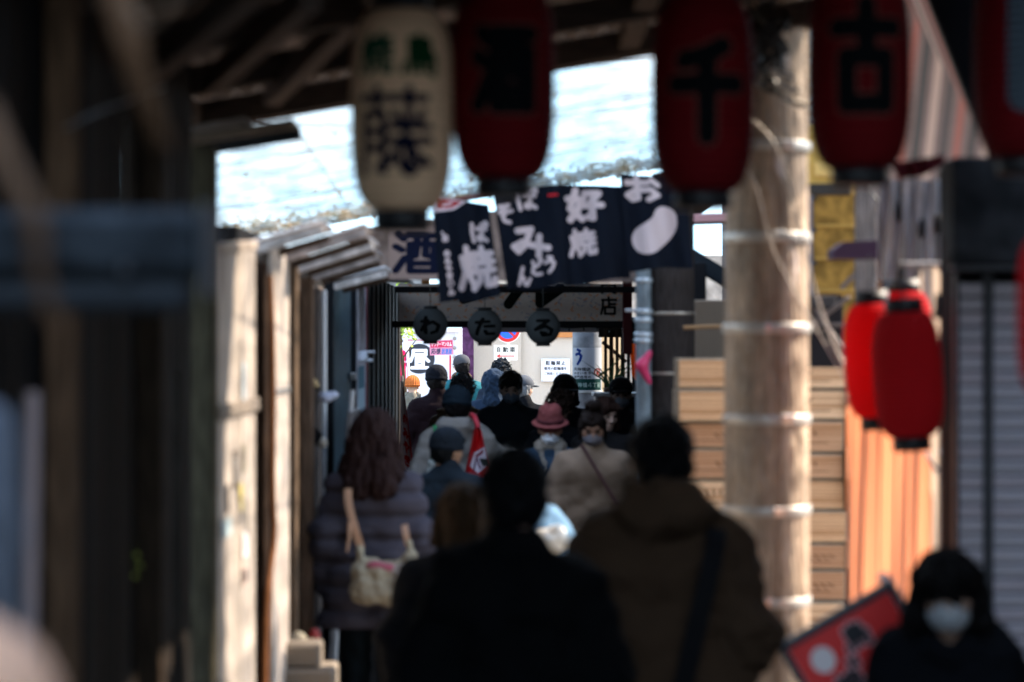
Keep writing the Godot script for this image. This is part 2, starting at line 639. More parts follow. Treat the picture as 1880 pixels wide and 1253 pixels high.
func quad(ix: PackedInt32Array, vid: PackedInt32Array, verts: PackedVector3Array, nors: PackedVector3Array, ia: int, ib: int, ic: int, id: int) -> void:
	var a := vid[ia]
	var b := vid[ib]
	var c := vid[ic]
	var d := vid[id]
	if a < 0 or b < 0 or c < 0 or d < 0:
		return
	if (verts[c] - verts[a]).cross(verts[d] - verts[b]).dot(nors[a] + nors[b] + nors[c] + nors[d]) > 0.0:
		ix.append_array([a, c, b, a, d, c])
	else:
		ix.append_array([a, b, c, a, c, d])

# ==================================================================== setting
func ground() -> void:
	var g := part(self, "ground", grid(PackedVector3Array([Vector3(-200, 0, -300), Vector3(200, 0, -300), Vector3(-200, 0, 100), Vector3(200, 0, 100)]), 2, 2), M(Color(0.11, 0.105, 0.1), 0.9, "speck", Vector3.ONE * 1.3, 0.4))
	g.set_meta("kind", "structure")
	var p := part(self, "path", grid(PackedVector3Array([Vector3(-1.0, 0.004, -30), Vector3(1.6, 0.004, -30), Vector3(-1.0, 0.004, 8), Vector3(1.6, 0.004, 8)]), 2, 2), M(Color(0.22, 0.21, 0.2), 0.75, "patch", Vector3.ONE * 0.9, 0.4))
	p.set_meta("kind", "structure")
	for q in [["bounce_lot", 1.6, 9.0, -11.9, -5.2], ["street", -14.0, 14.0, -39.9, -30.0]]:  # pale ground sheets, added to bounce sunlight into the shaded parts
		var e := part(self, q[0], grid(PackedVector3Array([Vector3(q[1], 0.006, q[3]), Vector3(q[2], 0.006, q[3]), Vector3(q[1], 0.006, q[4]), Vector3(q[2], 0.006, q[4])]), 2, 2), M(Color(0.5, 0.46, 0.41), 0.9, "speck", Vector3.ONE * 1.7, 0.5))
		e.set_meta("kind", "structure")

func near_roof() -> void:
	var dark := wood(0.05, 0.037, 0.028)
	var t := thing("lane_roof", "low brown timber and corrugated roof over the near end of the lane", "roof", Vector3(0, 0, 0))
	var slope := atan(0.17)
	# the roof plane: y = 2.95 + 0.17 x at its far eave
	var pts := PackedVector3Array()
	for j in 2:
		for i in 161:
			var x := -1.55 + 2.85 * i / 160.0
			pts.append(Vector3(x, 2.99 + 0.17 * x + 0.012 * sin(x * TAU / 0.076), -8.5 if j == 0 else -4.4))
	part(t, "corrugated_sheet", grid(pts, 161, 2), M(Color(0.28, 0.22, 0.19), 0.7, "patch", Vector3(2, 2, 0.6), 0.3))
	for k in 5:                               # rafters across the lane
		var z := -8.3 + k * 0.95
		bx(t, "rafter", Vector3(-0.12, 2.905 - 0.02, z), Vector3(2.8, 0.09, 0.06), wood_x(0.13, 0.095, 0.075), Vector3(0, 0, slope))
	for k in 4:                               # purlins along it
		var x := -1.1 + k * 0.75
		bx(t, "purlin", Vector3(x, 2.915 + 0.17 * x, -6.4), Vector3(0.07, 0.07, 3.9), M(Color(0.12, 0.085, 0.065), 0.8, "grain", Vector3(9, 9, 0.7), 0.5))
	bx(t, "fascia_board", Vector3(-0.12, 2.972 - 0.037, -8.53), Vector3(2.86, 0.16, 0.03), wood_x(0.2, 0.115, 0.07), Vector3(0, 0, slope))
	for k in 3:
		var a := spot(500 - k * 115, 175 - k * 20, 7.6 - k * 0.6)
		bar(t, "brace", a, spot(650 - k * 80, 25 - k * 35, 6.4 - k * 0.7), 0.055, 0.07, wood(0.22, 0.16, 0.13))
	# beam that carries the row of big lanterns
	bx(self, "lantern_beam", Vector3(0.25, 2.865, -6.0), Vector3(3.0, 0.05, 0.05), wood_x(0.05, 0.035, 0.028), Vector3(0, 0, 0))
	tag(get_node("lantern_beam"), "thin dark beam across the lane that the big lanterns hang from", "beam")

func left_near() -> void:
	var t := thing("board_wall", "dark wall of old upright boards on the near left side of the lane", "wall")
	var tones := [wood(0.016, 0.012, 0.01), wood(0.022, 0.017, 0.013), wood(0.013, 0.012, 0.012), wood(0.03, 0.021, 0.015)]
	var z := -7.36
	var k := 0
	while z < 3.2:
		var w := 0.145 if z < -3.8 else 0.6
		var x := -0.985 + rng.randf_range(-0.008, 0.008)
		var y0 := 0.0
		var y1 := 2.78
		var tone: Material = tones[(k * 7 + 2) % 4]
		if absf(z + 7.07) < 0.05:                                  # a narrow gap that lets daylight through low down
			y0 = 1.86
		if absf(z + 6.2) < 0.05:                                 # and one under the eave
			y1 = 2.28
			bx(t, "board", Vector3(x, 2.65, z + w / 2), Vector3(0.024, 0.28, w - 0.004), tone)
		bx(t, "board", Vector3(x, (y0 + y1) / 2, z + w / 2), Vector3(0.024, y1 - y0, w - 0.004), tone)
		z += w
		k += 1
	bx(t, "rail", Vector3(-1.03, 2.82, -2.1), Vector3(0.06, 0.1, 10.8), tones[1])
	var b := thing("neighbour_house", "pale plastered house wall glimpsed through the gaps of the dark boards", "house", Vector3(-2.4, 0, -6.4))
	bx(b, "wall", Vector3(0, 0.85, 0), Vector3(0.12, 1.7, 3.6), M(Color(0.55, 0.47, 0.4), 0.9, "patch", Vector3.ONE * 1.4, 0.3))
	bx(b, "coping", Vector3(0, 1.73, 0), Vector3(0.2, 0.06, 3.7), M(Color(0.2, 0.19, 0.18), 0.8))
	# the squared post at the end of the wall
	var p := thing("square_post", "thick squared dark post at the end of the near left boards", "post", Vector3(-0.972, 0, -7.55))
	bx(p, "shaft", Vector3(0, 1.28, 0), Vector3(0.095, 2.56, 0.11), wood(0.11, 0.095, 0.06), Vector3.ZERO, 0.008)
	bx(p, "base_band", Vector3(0, 0.86, 0), Vector3(0.105, 0.05, 0.12), M(Color(0.012, 0.012, 0.013), 0.6))
	var q := part(self, "timber_stud", box(Vector3(0.062, 2.7, 0.09), 0.006), wood(0.16, 0.09, 0.05), spot(115, 626, 5.05) + Vector3(0, -0.6, 0))
	tag(q, "brown timber stud against the dark boards, left of the wider stud", "stud")
	var q2 := part(self, "timber_stud", box(Vector3(0.07, 2.7, 0.07), 0.006), wood(0.05, 0.032, 0.02), spot(275, 626, 6.3) + Vector3(0, -0.6, 0))
	tag(q2, "wide dark brown timber stud beside the slit of daylight", "stud")
	var q3 := part(self, "thin_pole", tube([Vector3(0, 0, 0), Vector3(0, 1.0, 0), Vector3(0.01, 1.86, 0)], 0.014), M(Color(0.3, 0.22, 0.2), 0.6), Vector3(-0.86, 0, -4.28))
	tag(q3, "thin pinkish grey pole standing at the far left edge", "pole")
	# rolled awning box
	var a := thing("rolled_awning", "blue grey rolled awning in its long casing, end facing the lane", "awning", Vector3(0, 0, 0))
	part(a, "casing", box(Vector3(0.66, 0.1, 0.1), 0.02), M(Color(0.036, 0.044, 0.052), 0.75, "patch", Vector3(3, 3, 3), 0.2), Vector3(-0.775, 2.09, -3.5))
	part(a, "roll", tube([Vector3(-1.1, 2.02, -3.5), Vector3(-0.7, 2.02, -3.5), Vector3(-0.47, 2.02, -3.5)], 0.028, 12), cloth(0.065, 0.075, 0.088))
	bx(a, "end_cap", Vector3(-0.44, 2.08, -3.5), Vector3(0.012, 0.13, 0.12), M(Color(0.03, 0.035, 0.04), 0.5))
	part(a, "crank_knob", lathe([Vector2(0.0, -0.008), Vector2(0.009, -0.006), Vector2(0.009, 0.006), Vector2(0.0, 0.008)], 10), M(Color(0.01, 0.01, 0.01), 0.5), Vector3(-0.552, 2.052, -3.44), Vector3(PI / 2, 0, 0))
	# dry vines close to the lens
	var v := thing("dried_vine", "thick dry brown vine hanging down in front of the left eave", "vine")
	part(v, "stem", tube(smooth_path([spot(205, -60, 2.9), spot(235, 60, 2.9), spot(250, 130, 2.92), spot(275, 200, 2.95), spot(300, 265, 3.0)]), 0.022, 8, 0.01), wood(0.2, 0.11, 0.06))
	part(v, "shoot", tube(smooth_path([spot(215, -20, 2.9), spot(262, 45, 2.85), spot(310, 10, 2.8), spot(345, -40, 2.8)]), 0.004, 6), wood(0.2, 0.13, 0.08))
	var v2 := part(self, "dried_vine", tube(smooth_path([spot(-40, 190, 2.3), spot(10, 300, 2.3), spot(62, 400, 2.3), spot(70, 490, 2.32), spot(95, 590, 2.35)]), 0.014, 8, 0.006), wood(0.22, 0.13, 0.08))
	tag(v2, "dry brown vine bending down past the rolled awning at the far left", "vine")
	var v3 := part(self, "hanging_wire", tube(smooth_path([spot(120, 235, 5.0), spot(180, 205, 5.0), spot(236, 186, 5.2), spot(300, 160, 5.6)]), 0.003, 6), M(Color(0.15, 0.15, 0.16), 0.4))
	tag(v3, "slack grey wire crossing the gap under the left eave", "wire")
	# plant sprig low on the wall
	var s := thing("leaf_sprig", "small yellow green sprig growing out of the dark left wall", "plant", spot(248, 1030, 6.2))
	for i in 3:
		var c := Vector3(0.008 * sin(i * 2.3), 0.02 - i * 0.028, 0.02 + 0.012 * cos(i * 1.7))
		part(s, "leaf", grid(PackedVector3Array([c, c + Vector3(0.009, 0.006, 0.005), c + Vector3(0.008, -0.01, 0.004), c + Vector3(0.017, -0.006, 0.002)]), 2, 2), M(Color(0.32, 0.34, 0.06), 0.5, "", Vector3.ONE, 0, {"back": Color(0.4, 0.42, 0.05)}))
	part(s, "stem", tube([Vector3(-0.04, -0.12, 0), Vector3(-0.01, -0.03, 0.01), Vector3(0.0, 0.05, 0.02)], 0.003, 5), wood(0.06, 0.06, 0.02))

func left_middle() -> void:
	var t := thing("row_house", "long low timber shop house along the left side of the lane", "house")
	var dk := wood(0.02, 0.018, 0.018)
	bx(t, "wall", Vector3(-1.12, 1.1, -8.5), Vector3(0.1, 2.2, 1.8), dk)
	bx(t, "wall", Vector3(-1.12, 1.2, -12.2), Vector3(0.1, 2.4, 5.58), dk)
	bx(t, "roof", Vector3(-2.4, 2.22, -11.3), Vector3(2.7, 0.06, 7.5), M(Color(0.12, 0.1, 0.09), 0.8, "patch", Vector3.ONE, 0.3))
	# pale sliding door with stickers
	var d := thing("pale_door", "pale unpainted door of upright planks covered in small stickers", "door", Vector3(-0.955, 0, -8.27))
	var pale := [wood(0.85, 0.73, 0.63), wood(0.88, 0.77, 0.68), wood(0.8, 0.69, 0.59), wood(0.86, 0.75, 0.66)]
	for k in 5:
		bx(d, "plank", Vector3(0.004 * (k % 2), 1.115 + 0.006 * k, 0.48 - k * 0.235), Vector3(0.03, 2.23 + 0.012 * k, 0.229), pale[k % 4])
	bx(d, "rail", Vector3(0.02, 1.72, 0), Vector3(0.022, 0.05, 1.16), M(Color(0.45, 0.38, 0.32), 0.8, "grain", Vector3(9, 9, 0.7), 0.4))
	bx(d, "lintel", Vector3(0.0, 2.272, 0), Vector3(0.04, 0.035, 1.22), wood(0.7, 0.58, 0.48), Vector3(0.05, 0, 0))
	var spec := [[432, 862, 0.09, 0.13, Color(0.05, 0.05, 0.06), "き"], [450, 842, 0.07, 0.1, Color(0.6, 0.58, 0.5), "や"], [444, 904, 0.10, 0.06, Color(0.85, 0.78, 0.45), ""], [445, 926, 0.09, 0.05, Color(0.8, 0.75, 0.55), ""],
		[420, 915, 0.05, 0.09, Color(0.18, 0.16, 0.17), ""], [456, 950, 0.05, 0.13, Color(0.75, 0.72, 0.66), "目"], [418, 970, 0.25, 0.06, Color(0.75, 0.82, 0.84), ""], [452, 1000, 0.16, 0.09, Color(0.92, 0.9, 0.9), ""], [451, 1057, 0.15, 0.07, Color(0.86, 0.76, 0.72), "居屋"], [449, 700, 0.09, 0.13, Color(0.72, 0.78, 0.82), ""]]
	for s in spec:
		var im := canvas(64, 64, s[4], 0.05)
		var tx: String = s[5]
		for k in tx.length():
			glyph(im, tx[k], 8 + k * 28.0, 10, 44.0 / tx.length() + 2, 44, 3.0, Color(0.08, 0.08, 0.1) if s[4].r > 0.3 else Color(0.7, 0.7, 0.7))
		var dep: float = -0.93 * F / (s[0] - 940.0)
		part(d, "sticker", print_sheet(s[2], s[3]), printed(itex(im)), Vector3(0.023, EYE - (s[1] - 626.5) / F * dep, 8.27 - dep), Vector3(0, PI / 2, 0))
	# recess with a brown post and a rusty conduit
	var p := part(self, "timber_post", box(Vector3(0.05, 2.25, 0.1), 0.006), wood(0.07, 0.04, 0.026), Vector3(-0.948, 1.125, -9.12))
	tag(p, "brown timber post standing in the recess right of the pale door", "post")
	var c := part(self, "rusty_conduit", tube(smooth_path([Vector3(-0.925, 2.2, -9.22), Vector3(-0.915, 1.9, -9.22), Vector3(-0.915, 1.4, -9.22), Vector3(-0.910, 1.2, -9.22), Vector3(-0.920, 0.95, -9.05), Vector3(-0.920, 0.5, -8.97), Vector3(-0.910, 0.0, -8.95)]), 0.013, 8), M(Color(0.42, 0.16, 0.06), 0.7, "speck", Vector3.ONE * 5, 0.4))
	tag(c, "orange brown conduit bending down the recess", "pipe")
	var pp := thing("pale_pillar", "bright bare timber board on the left between the recess and a tan post", "pillar", Vector3(-0.925, 0, -9.6))
	bx(pp, "shaft", Vector3(0, 1.16, 0), Vector3(0.018, 2.32, 0.66), wood(0.9, 0.77, 0.67))
	bx(pp, "metal_strap", Vector3(0.0, 1.75, 0.0), Vector3(0.026, 0.03, 0.67), M(Color(0.5, 0.48, 0.46), 0.4, "", Vector3.ONE, 0, {"metal": 0.7}))
	var spec2 := [["tan timber post with a flat face right beside the bright pillar", 527, 546, 10.35, 2.28, 0.3, 0.2, 0.13], ["brown weathered timber post further along the left wall", 552, 575, 11.0, 2.24, 0.22, 0.14, 0.095], ["narrow grey brown batten before the white pipe", 577, 589, 11.5, 2.2, 0.2, 0.17, 0.16]]
	for s in spec2:
		var a := spot(s[1], 626, s[3])
		var b := spot(s[2], 626, s[3])
		var o := part(self, "wall_post", box(Vector3(b.x - a.x, s[4], 0.1), 0.006), wood(s[5], s[6], s[7]), Vector3((a.x + b.x) / 2, s[4] / 2, -s[3]))
		tag(o, s[0], "post")
	var wp := part(self, "white_pipe", tube([Vector3(0, 1.0, 0), Vector3(0, 1.6, 0), Vector3(0, 2.2, 0)], 0.012, 8), M(Color(0.75, 0.76, 0.78), 0.4), Vector3(-0.925, 0, -11.9))
	tag(wp, "slim white pipe running down beside the blue metal sheet", "pipe")
	var bs := thing("blue_metal_door", "dark teal blue sheet metal door on the left wall", "door", Vector3(-0.93, 0, -13.1))
	var pts := PackedVector3Array()
	for j in 2:
		for i in 61:
			var zz := 0.85 - 1.7 * i / 60.0
			pts.append(Vector3(0.008 * sin(i * TAU / 10.0), 2.26 if j == 0 else 0.05, zz))
	part(bs, "ribbed_sheet", grid(pts, 61, 2), M(Color(0.03, 0.075, 0.105), 0.45, "patch", Vector3.ONE * 2, 0.2))
	bx(bs, "frame", Vector3(0.005, 1.15, -0.88), Vector3(0.05, 2.3, 0.05), M(Color(0.012, 0.014, 0.017), 0.6))
	bx(bs, "frame", Vector3(0.005, 1.15, 0.88), Vector3(0.05, 2.3, 0.05), M(Color(0.012, 0.014, 0.017), 0.6))
	bx(bs, "bolt", Vector3(0.03, 1.75, -0.6), Vector3(0.03, 0.04, 0.16), M(Color(0.2, 0.2, 0.2), 0.4, "", Vector3.ONE, 0, {"metal": 0.8}))
	var wb := thing("white_notice_board", "tall white painted board with a pale notice on the left wall", "board", Vector3(-0.925, 0, -14.6))
	bx(wb, "panel", Vector3(0, 1.26, 0), Vector3(0.03, 2.3, 0.9), M(Color(0.78, 0.75, 0.8), 0.6, "patch", Vector3.ONE * 2, 0.1))
	bx(wb, "red_edge", Vector3(0.004, 1.26, -0.47), Vector3(0.036, 2.3, 0.04), M(Color(0.2, 0.02, 0.03), 0.5))
	var nim := canvas(96, 192, Color(0.72, 0.8, 0.82), 0.03)
	shape(nim, PackedVector2Array([Vector2(0, 0), Vector2(96, 0), Vector2(96, 26), Vector2(0, 26)]), Color(0.35, 0.5, 0.55))
	words(nim, "営店のきやさい", 20, 34, 50, 40, Vector2(0, 44), 3, Color(0.3, 0.42, 0.5))
	part(wb, "notice", print_sheet(0.6, 1.0), printed(itex(nim)), Vector3(0.018, 1.3, 0.05), Vector3(0, PI / 2, 0))
	var mt := thing("wall_bracket", "white metal bracket with two arms bolted to the white board", "bracket", spot(664, 656, 14.3))
	part(mt, "drum", lathe([Vector2(0, -0.02), Vector2(0.032, -0.02), Vector2(0.036, 0.0), Vector2(0.03, 0.02), Vector2(0, 0.024)], 16), M(Color(0.55, 0.57, 0.6), 0.4), Vector3.ZERO, Vector3(PI / 2, 0, 0))
	rod(mt, "arm", Vector3(0.01, 0.03, 0), Vector3(0.075, 0.03, -0.03), 0.007, M(Color(0.7, 0.72, 0.75), 0.3))
	rod(mt, "arm", Vector3(0.01, -0.02, 0), Vector3(0.06, -0.02, -0.03), 0.009, M(Color(0.7, 0.72, 0.75), 0.3))
	# dark far boards of the left wall
	var dw := thing("dark_board_wall", "row of almost black upright boards at the far left of the lane", "wall")
	var z := -15.2
	var k := 0
	while z > -20.6:
		bx(dw, "board", Vector3(-0.985 + 0.012 * (k % 2), 1.2, z - 0.14), Vector3(0.03, 2.4, 0.27), [wood(0.008, 0.012, 0.018), wood(0.02, 0.016, 0.014), wood(0.006, 0.01, 0.016)][k % 3])
		z -= 0.28
		k += 1
	# eave panels stepping back along the left row
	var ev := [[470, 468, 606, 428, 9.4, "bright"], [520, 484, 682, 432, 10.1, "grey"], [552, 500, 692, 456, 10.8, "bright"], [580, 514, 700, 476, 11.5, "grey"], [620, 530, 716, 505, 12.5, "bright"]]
	var el := ["first pale eave sheet of the left row, over the bright pillar", "second grey eave sheet, stepping down behind the first", "third pale eave sheet under the grey one", "fourth dull eave sheet, close above the blue metal door", "small shiny eave sheet at the dark end of the left row"]
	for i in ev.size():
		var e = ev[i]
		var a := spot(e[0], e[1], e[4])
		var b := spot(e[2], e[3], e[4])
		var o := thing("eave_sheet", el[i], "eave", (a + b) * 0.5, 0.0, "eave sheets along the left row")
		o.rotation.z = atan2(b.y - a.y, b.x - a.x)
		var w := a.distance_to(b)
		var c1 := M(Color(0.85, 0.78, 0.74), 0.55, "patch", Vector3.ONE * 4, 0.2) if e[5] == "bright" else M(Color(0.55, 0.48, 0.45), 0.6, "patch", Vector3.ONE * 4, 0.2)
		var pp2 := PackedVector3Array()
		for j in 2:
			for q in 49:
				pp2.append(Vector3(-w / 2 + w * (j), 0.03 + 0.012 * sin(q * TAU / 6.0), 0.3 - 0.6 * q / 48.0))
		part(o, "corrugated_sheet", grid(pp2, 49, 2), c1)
		bx(o, "edge_board", Vector3(0, 0, 0.29), Vector3(w, 0.035, 0.025), c1)
		bx(o, "batten", Vector3(0, -0.012, -0.1), Vector3(w * 0.9, 0.03, 0.04), wood_x(0.16, 0.12, 0.1))
	var le := thing("tilted_eave", "tilted wooden eave board jutting out above the squared post", "eave", spot(432, 262, 8.0))
	le.rotation.z = 0.16
	bx(le, "board", Vector3(0, 0.02, 0), Vector3(0.42, 0.03, 0.3), wood_x(0.36, 0.28, 0.21))
	bx(le, "board", Vector3(-0.08, 0.052, 0.03), Vector3(0.28, 0.025, 0.2), wood_x(0.5, 0.42, 0.36))
	bx(le, "lip", Vector3(0.02, -0.02, 0.14), Vector3(0.42, 0.04, 0.02), wood_x(0.05, 0.055, 0.06))
	# tools and clutter leaning on the left wall
	var lb := thing("leaning_sheet", "dull grey sheet metal leaning against the left wall", "sheet", Vector3(-0.85, 0, -12.0))
	bx(lb, "sheet", Vector3(0, 0.8, 0), Vector3(0.02, 1.62, 0.7), M(Color(0.17, 0.16, 0.17), 0.5, "patch", Vector3.ONE * 3, 0.2), Vector3(0, 0, -0.08))
	var l1 := part(self, "leaning_pole", tube([Vector3(-0.88, 0, -11.2), Vector3(-0.86, 0.8, -11.6), Vector3(-0.83, 1.7, -12.1)], 0.013), M(Color(0.4, 0.38, 0.37), 0.4), Vector3(0.03, 0, 0))
	tag(l1, "longer grey pole leaning against the dull metal sheet", "pole")
	var l2 := part(self, "leaning_pole", tube([Vector3(-0.8, 0, -12.3), Vector3(-0.82, 0.7, -12.6), Vector3(-0.84, 1.55, -12.9)], 0.012), M(Color(0.33, 0.27, 0.22), 0.5), Vector3(0.02, 0, 0))
	tag(l2, "shorter brown pole leaning next to the grey pole", "pole")
	var br := thing("hand_broom", "black hand broom with a yellow striped handle hung on the wall", "broom", spot(575, 706, 11.3))
	bar(br, "handle", Vector3(-0.05, 0.09, 0.02), Vector3(0.03, -0.03, 0.02), 0.016, 0.016, M(Color(0.015, 0.015, 0.018), 0.6))
	bar(br, "grip_tape", Vector3(-0.022, 0.055, 0.024), Vector3(0.022, -0.012, 0.024), 0.02, 0.02, M(Color(0.7, 0.5, 0.25), 0.6))
	part(br, "head", net([["e", Vector3(0.06, -0.06, 0.02), Vector3(0.035, 0.025, 0.03), 0.01], ["e", Vector3(0.09, -0.05, 0.02), Vector3(0.03, 0.018, 0.02), 0.01]], 0.006), M(Color(0.55, 0.58, 0.72), 0.7))
	var dp := thing("dustpan", "black dustpan with a worn tip hanging lower on the left wall", "dustpan", spot(568, 790, 11.2))
	part(dp, "pan", slab(PackedVector2Array([Vector2(-0.07, 0.1), Vector2(-0.045, 0.1), Vector2(0.06, -0.02), Vector2(0.045, -0.07), Vector2(-0.01, -0.06)]), 0.03), M(Color(0.014, 0.014, 0.016), 0.6))
	part(dp, "tip", net([["e", Vector3(0.06, -0.06, 0), Vector3(0.022, 0.026, 0.02), 0.01]], 0.006), M(Color(0.5, 0.45, 0.38), 0.7))
	var rc := thing("traffic_cone", "small red cone standing behind the pale sack", "cone", Vector3(-0.86, 0.0, -10.5))
	part(rc, "cone", lathe([Vector2(0.11, 0.035), Vector2(0.105, 0.06), Vector2(0.06, 0.38), Vector2(0.025, 0.68), Vector2(0.012, 0.7), Vector2(0, 0.7)], 20), M(Color(0.4, 0.03, 0.025), 0.5))
	bx(rc, "base", Vector3(0, 0.02, 0), Vector3(0.26, 0.032, 0.26), M(Color(0.3, 0.02, 0.02), 0.5), Vector3.ZERO, 0.01)
	var sk := part(self, "cream_sack", net([["c", Vector3(0, 0.1, 0), Vector3(0.02, 0.5, 0), 0.12, 0.09, 0.04], ["e", Vector3(0.01, 0.66, 0), Vector3(0.055, 0.09, 0.05), 0.06], ["n", 0.02, Vector3(9, 7, 9)]], 0.02), cloth(0.66, 0.58, 0.44), Vector3(-0.9, 0, -10.0))
	tag(sk, "cream cloth sack slumped at the foot of the tan post", "sack")
	for i in 2:
		var cb := part(self, "concrete_block", box([Vector3(0.16, 0.1, 0.2), Vector3(0.22, 0.62, 0.3)][i], 0.012), M(Color(0.33, 0.28, 0.23), 0.9, "speck", Vector3.ONE * 3, 0.6), [Vector3(-0.86, 0.67, -9.9), Vector3(-0.83, 0.31, -9.9)][i])
		tag(cb, ["pale concrete block resting on the larger block, low on the left", "large concrete block on the ground at the low left"][i], "block")
	var pl := thing("planter_box", "dark planter box on the left behind the woman in the padded coat", "planter", Vector3(-0.76, 0, -12.2))
	bx(pl, "box", Vector3(0, 0.26, 0), Vector3(0.34, 0.52, 0.5), M(Color(0.035, 0.034, 0.035), 0.8, "speck", Vector3.ONE * 4, 0.4), Vector3.ZERO, 0.01)
	bx(pl, "rim", Vector3(0, 0.54, 0), Vector3(0.38, 0.04, 0.54), M(Color(0.09, 0.09, 0.09), 0.4), Vector3.ZERO, 0.008)

func shutter(label: String, x0: float, x1: float, z: float) -> void:
	var w := x1 - x0
	var t := thing("roller_shutter", label, "shutter", Vector3((x0 + x1) / 2, 0, z))
	var steel := [M(Color(0.6, 0.54, 0.57), 0.5, "", Vector3.ONE, 0.0, {"metal": 0.2}), M(Color(0.56, 0.51, 0.54), 0.5, "", Vector3.ONE, 0.0, {"metal": 0.2}), M(Color(0.58, 0.5, 0.53), 0.55, "", Vector3.ONE, 0.0, {"metal": 0.2})]
	for k in 46:
		bx(t, "slat", Vector3(0, 0.04 + k * 0.046, 0.002 * (k % 2)), Vector3(w - 0.02, 0.04, 0.018), steel[(k * 5 / 3) % 3], Vector3(0.3, 0, 0.0), 0.006)
	for s in [-1.0, 1.0]:
		bx(t, "guide_rail", Vector3(s * (w / 2 - 0.004), 1.08, 0.012), Vector3(0.014, 2.16, 0.05), M(Color(0.04, 0.04, 0.045), 0.5))

func right_near() -> void:
	shutter("narrow pinkish grey roller shutter right beside the cream sheet", 1.372, 1.472, -7.5)
	shutter("wider grey roller shutter cut off by the right edge", 1.478, 1.92, -7.5)
	var t := thing("shutter_box", "black casing over the roller shutters on the right", "casing", Vector3(1.64, 2.345, -7.44))
	bx(t, "casing", Vector3(0, 0, 0), Vector3(0.6, 0.33, 0.2), M(Color(0.055, 0.055, 0.058), 0.8, "patch", Vector3.ONE * 2, 0.2), Vector3.ZERO, 0.01)
	bx(t, "trim", Vector3(0, -0.172, 0.06), Vector3(0.6, 0.014, 0.06), M(Color(0.06, 0.06, 0.065), 0.5))
	var h := thing("shop_building", "black fronted shop building on the near right side, with added unseen walls", "building")
	bx(h, "front_wall", Vector3(1.61, 1.25, -7.64), Vector3(0.48, 2.5, 0.2), M(Color(0.02, 0.02, 0.023), 0.8, "patch", Vector3.ONE, 0.2))
	bx(h, "sun_block_end_wall", Vector3(2.8, 1.7, -7.64), Vector3(1.9, 3.4, 0.2), M(Color(0.02, 0.02, 0.023), 0.8, "patch", Vector3.ONE, 0.2))  # added out of view, high enough to stop sun on the near jackets
	bx(h, "sun_block_wall", Vector3(2.03, 2.4, -3.2), Vector3(0.2, 4.8, 8.5), M(Color(0.34, 0.31, 0.29), 0.9, "patch", Vector3.ONE, 0.2))  # added out of view, raised to keep the near figures in shade
	bx(h, "coping", Vector3(2.03, 4.83, -3.2), Vector3(0.3, 0.06, 8.6), M(Color(0.06, 0.06, 0.06), 0.8))  # cap of the added wall
	# black tarpaulin gable with a slanting edge, above the fifth lantern
	var a := spot(1692, -30, 6.6)
	var b := spot(1905, -30, 6.6)
	var c := spot(1905, 330, 6.6)
	var e := spot(1822, 300, 6.6)
	var o := part(self, "black_gable", slab(PackedVector2Array([Vector2(a.x, a.y), Vector2(b.x, b.y), Vector2(c.x, c.y), Vector2(e.x, e.y)]), 0.04), M(Color(0.008, 0.008, 0.01), 0.8), Vector3(0, 0, -6.6))
	tag(o, "black gable board with a slanting edge behind the lantern at the right edge", "gable")
	# red tilted sign board
	var im := canvas(256, 160, Color(0.88, 0.14, 0.13), 0.05)
	disc(im, 56, 52, 27, Color(0.9, 0.85, 0.85))
	glyph(im, "串", 38, 34, 36, 36, 2.2, Color(0.7, 0.62, 0.64))
	for q in [["鳥", 112.0, 18.0], ["×", 98.0, 76.0], ["焼", 46.0, 94.0], ["鳥", 130.0, 100.0]]:
		var w := 22.0 if q[0] == "×" else 58.0
		glyph(im, q[0], q[1], q[2], w * 1.1, w * 0.9, 9, Color(0.85, 0.62, 0.63))
		glyph(im, q[0], q[1], q[2], w * 1.1, w * 0.9, 4.2, Color(0.04, 0.05, 0.09))
	var sg := thing("red_sign", "red sign board in a dark frame, tilted, with bold dark characters", "sign", spot(1574, 1202, 7.0))
	sg.rotation.z = 0.53
	bx(sg, "panel", Vector3.ZERO, Vector3(0.36, 0.26, 0.06), M(Color(0.7, 0.62, 0.6), 0.5), Vector3.ZERO, 0.008)
	part(sg, "print", print_sheet(0.335, 0.235), printed(itex(im), 0.5), Vector3(0, 0, 0.033))
	for s in [-1.0, 1.0]:
		bx(sg, "frame", Vector3(0, s * 0.128, 0.012), Vector3(0.38, 0.022, 0.06), M(Color(0.02, 0.025, 0.035), 0.5))
		bx(sg, "frame", Vector3(s * 0.18, 0, 0.014), Vector3(0.022, 0.238, 0.06), M(Color(0.02, 0.025, 0.035), 0.5))
	bx(sg, "back_frame", Vector3(0.185, 0.02, -0.06), Vector3(0.03, 0.26, 0.1), M(Color(0.72, 0.52, 0.48), 0.5))
	part(sg, "stand", tube([Vector3(0.0, -0.1, -0.05), Vector3(-0.25, -0.5, -0.06), Vector3(-0.5, -0.98, -0.06)], 0.014), M(Color(0.05, 0.05, 0.05), 0.5))

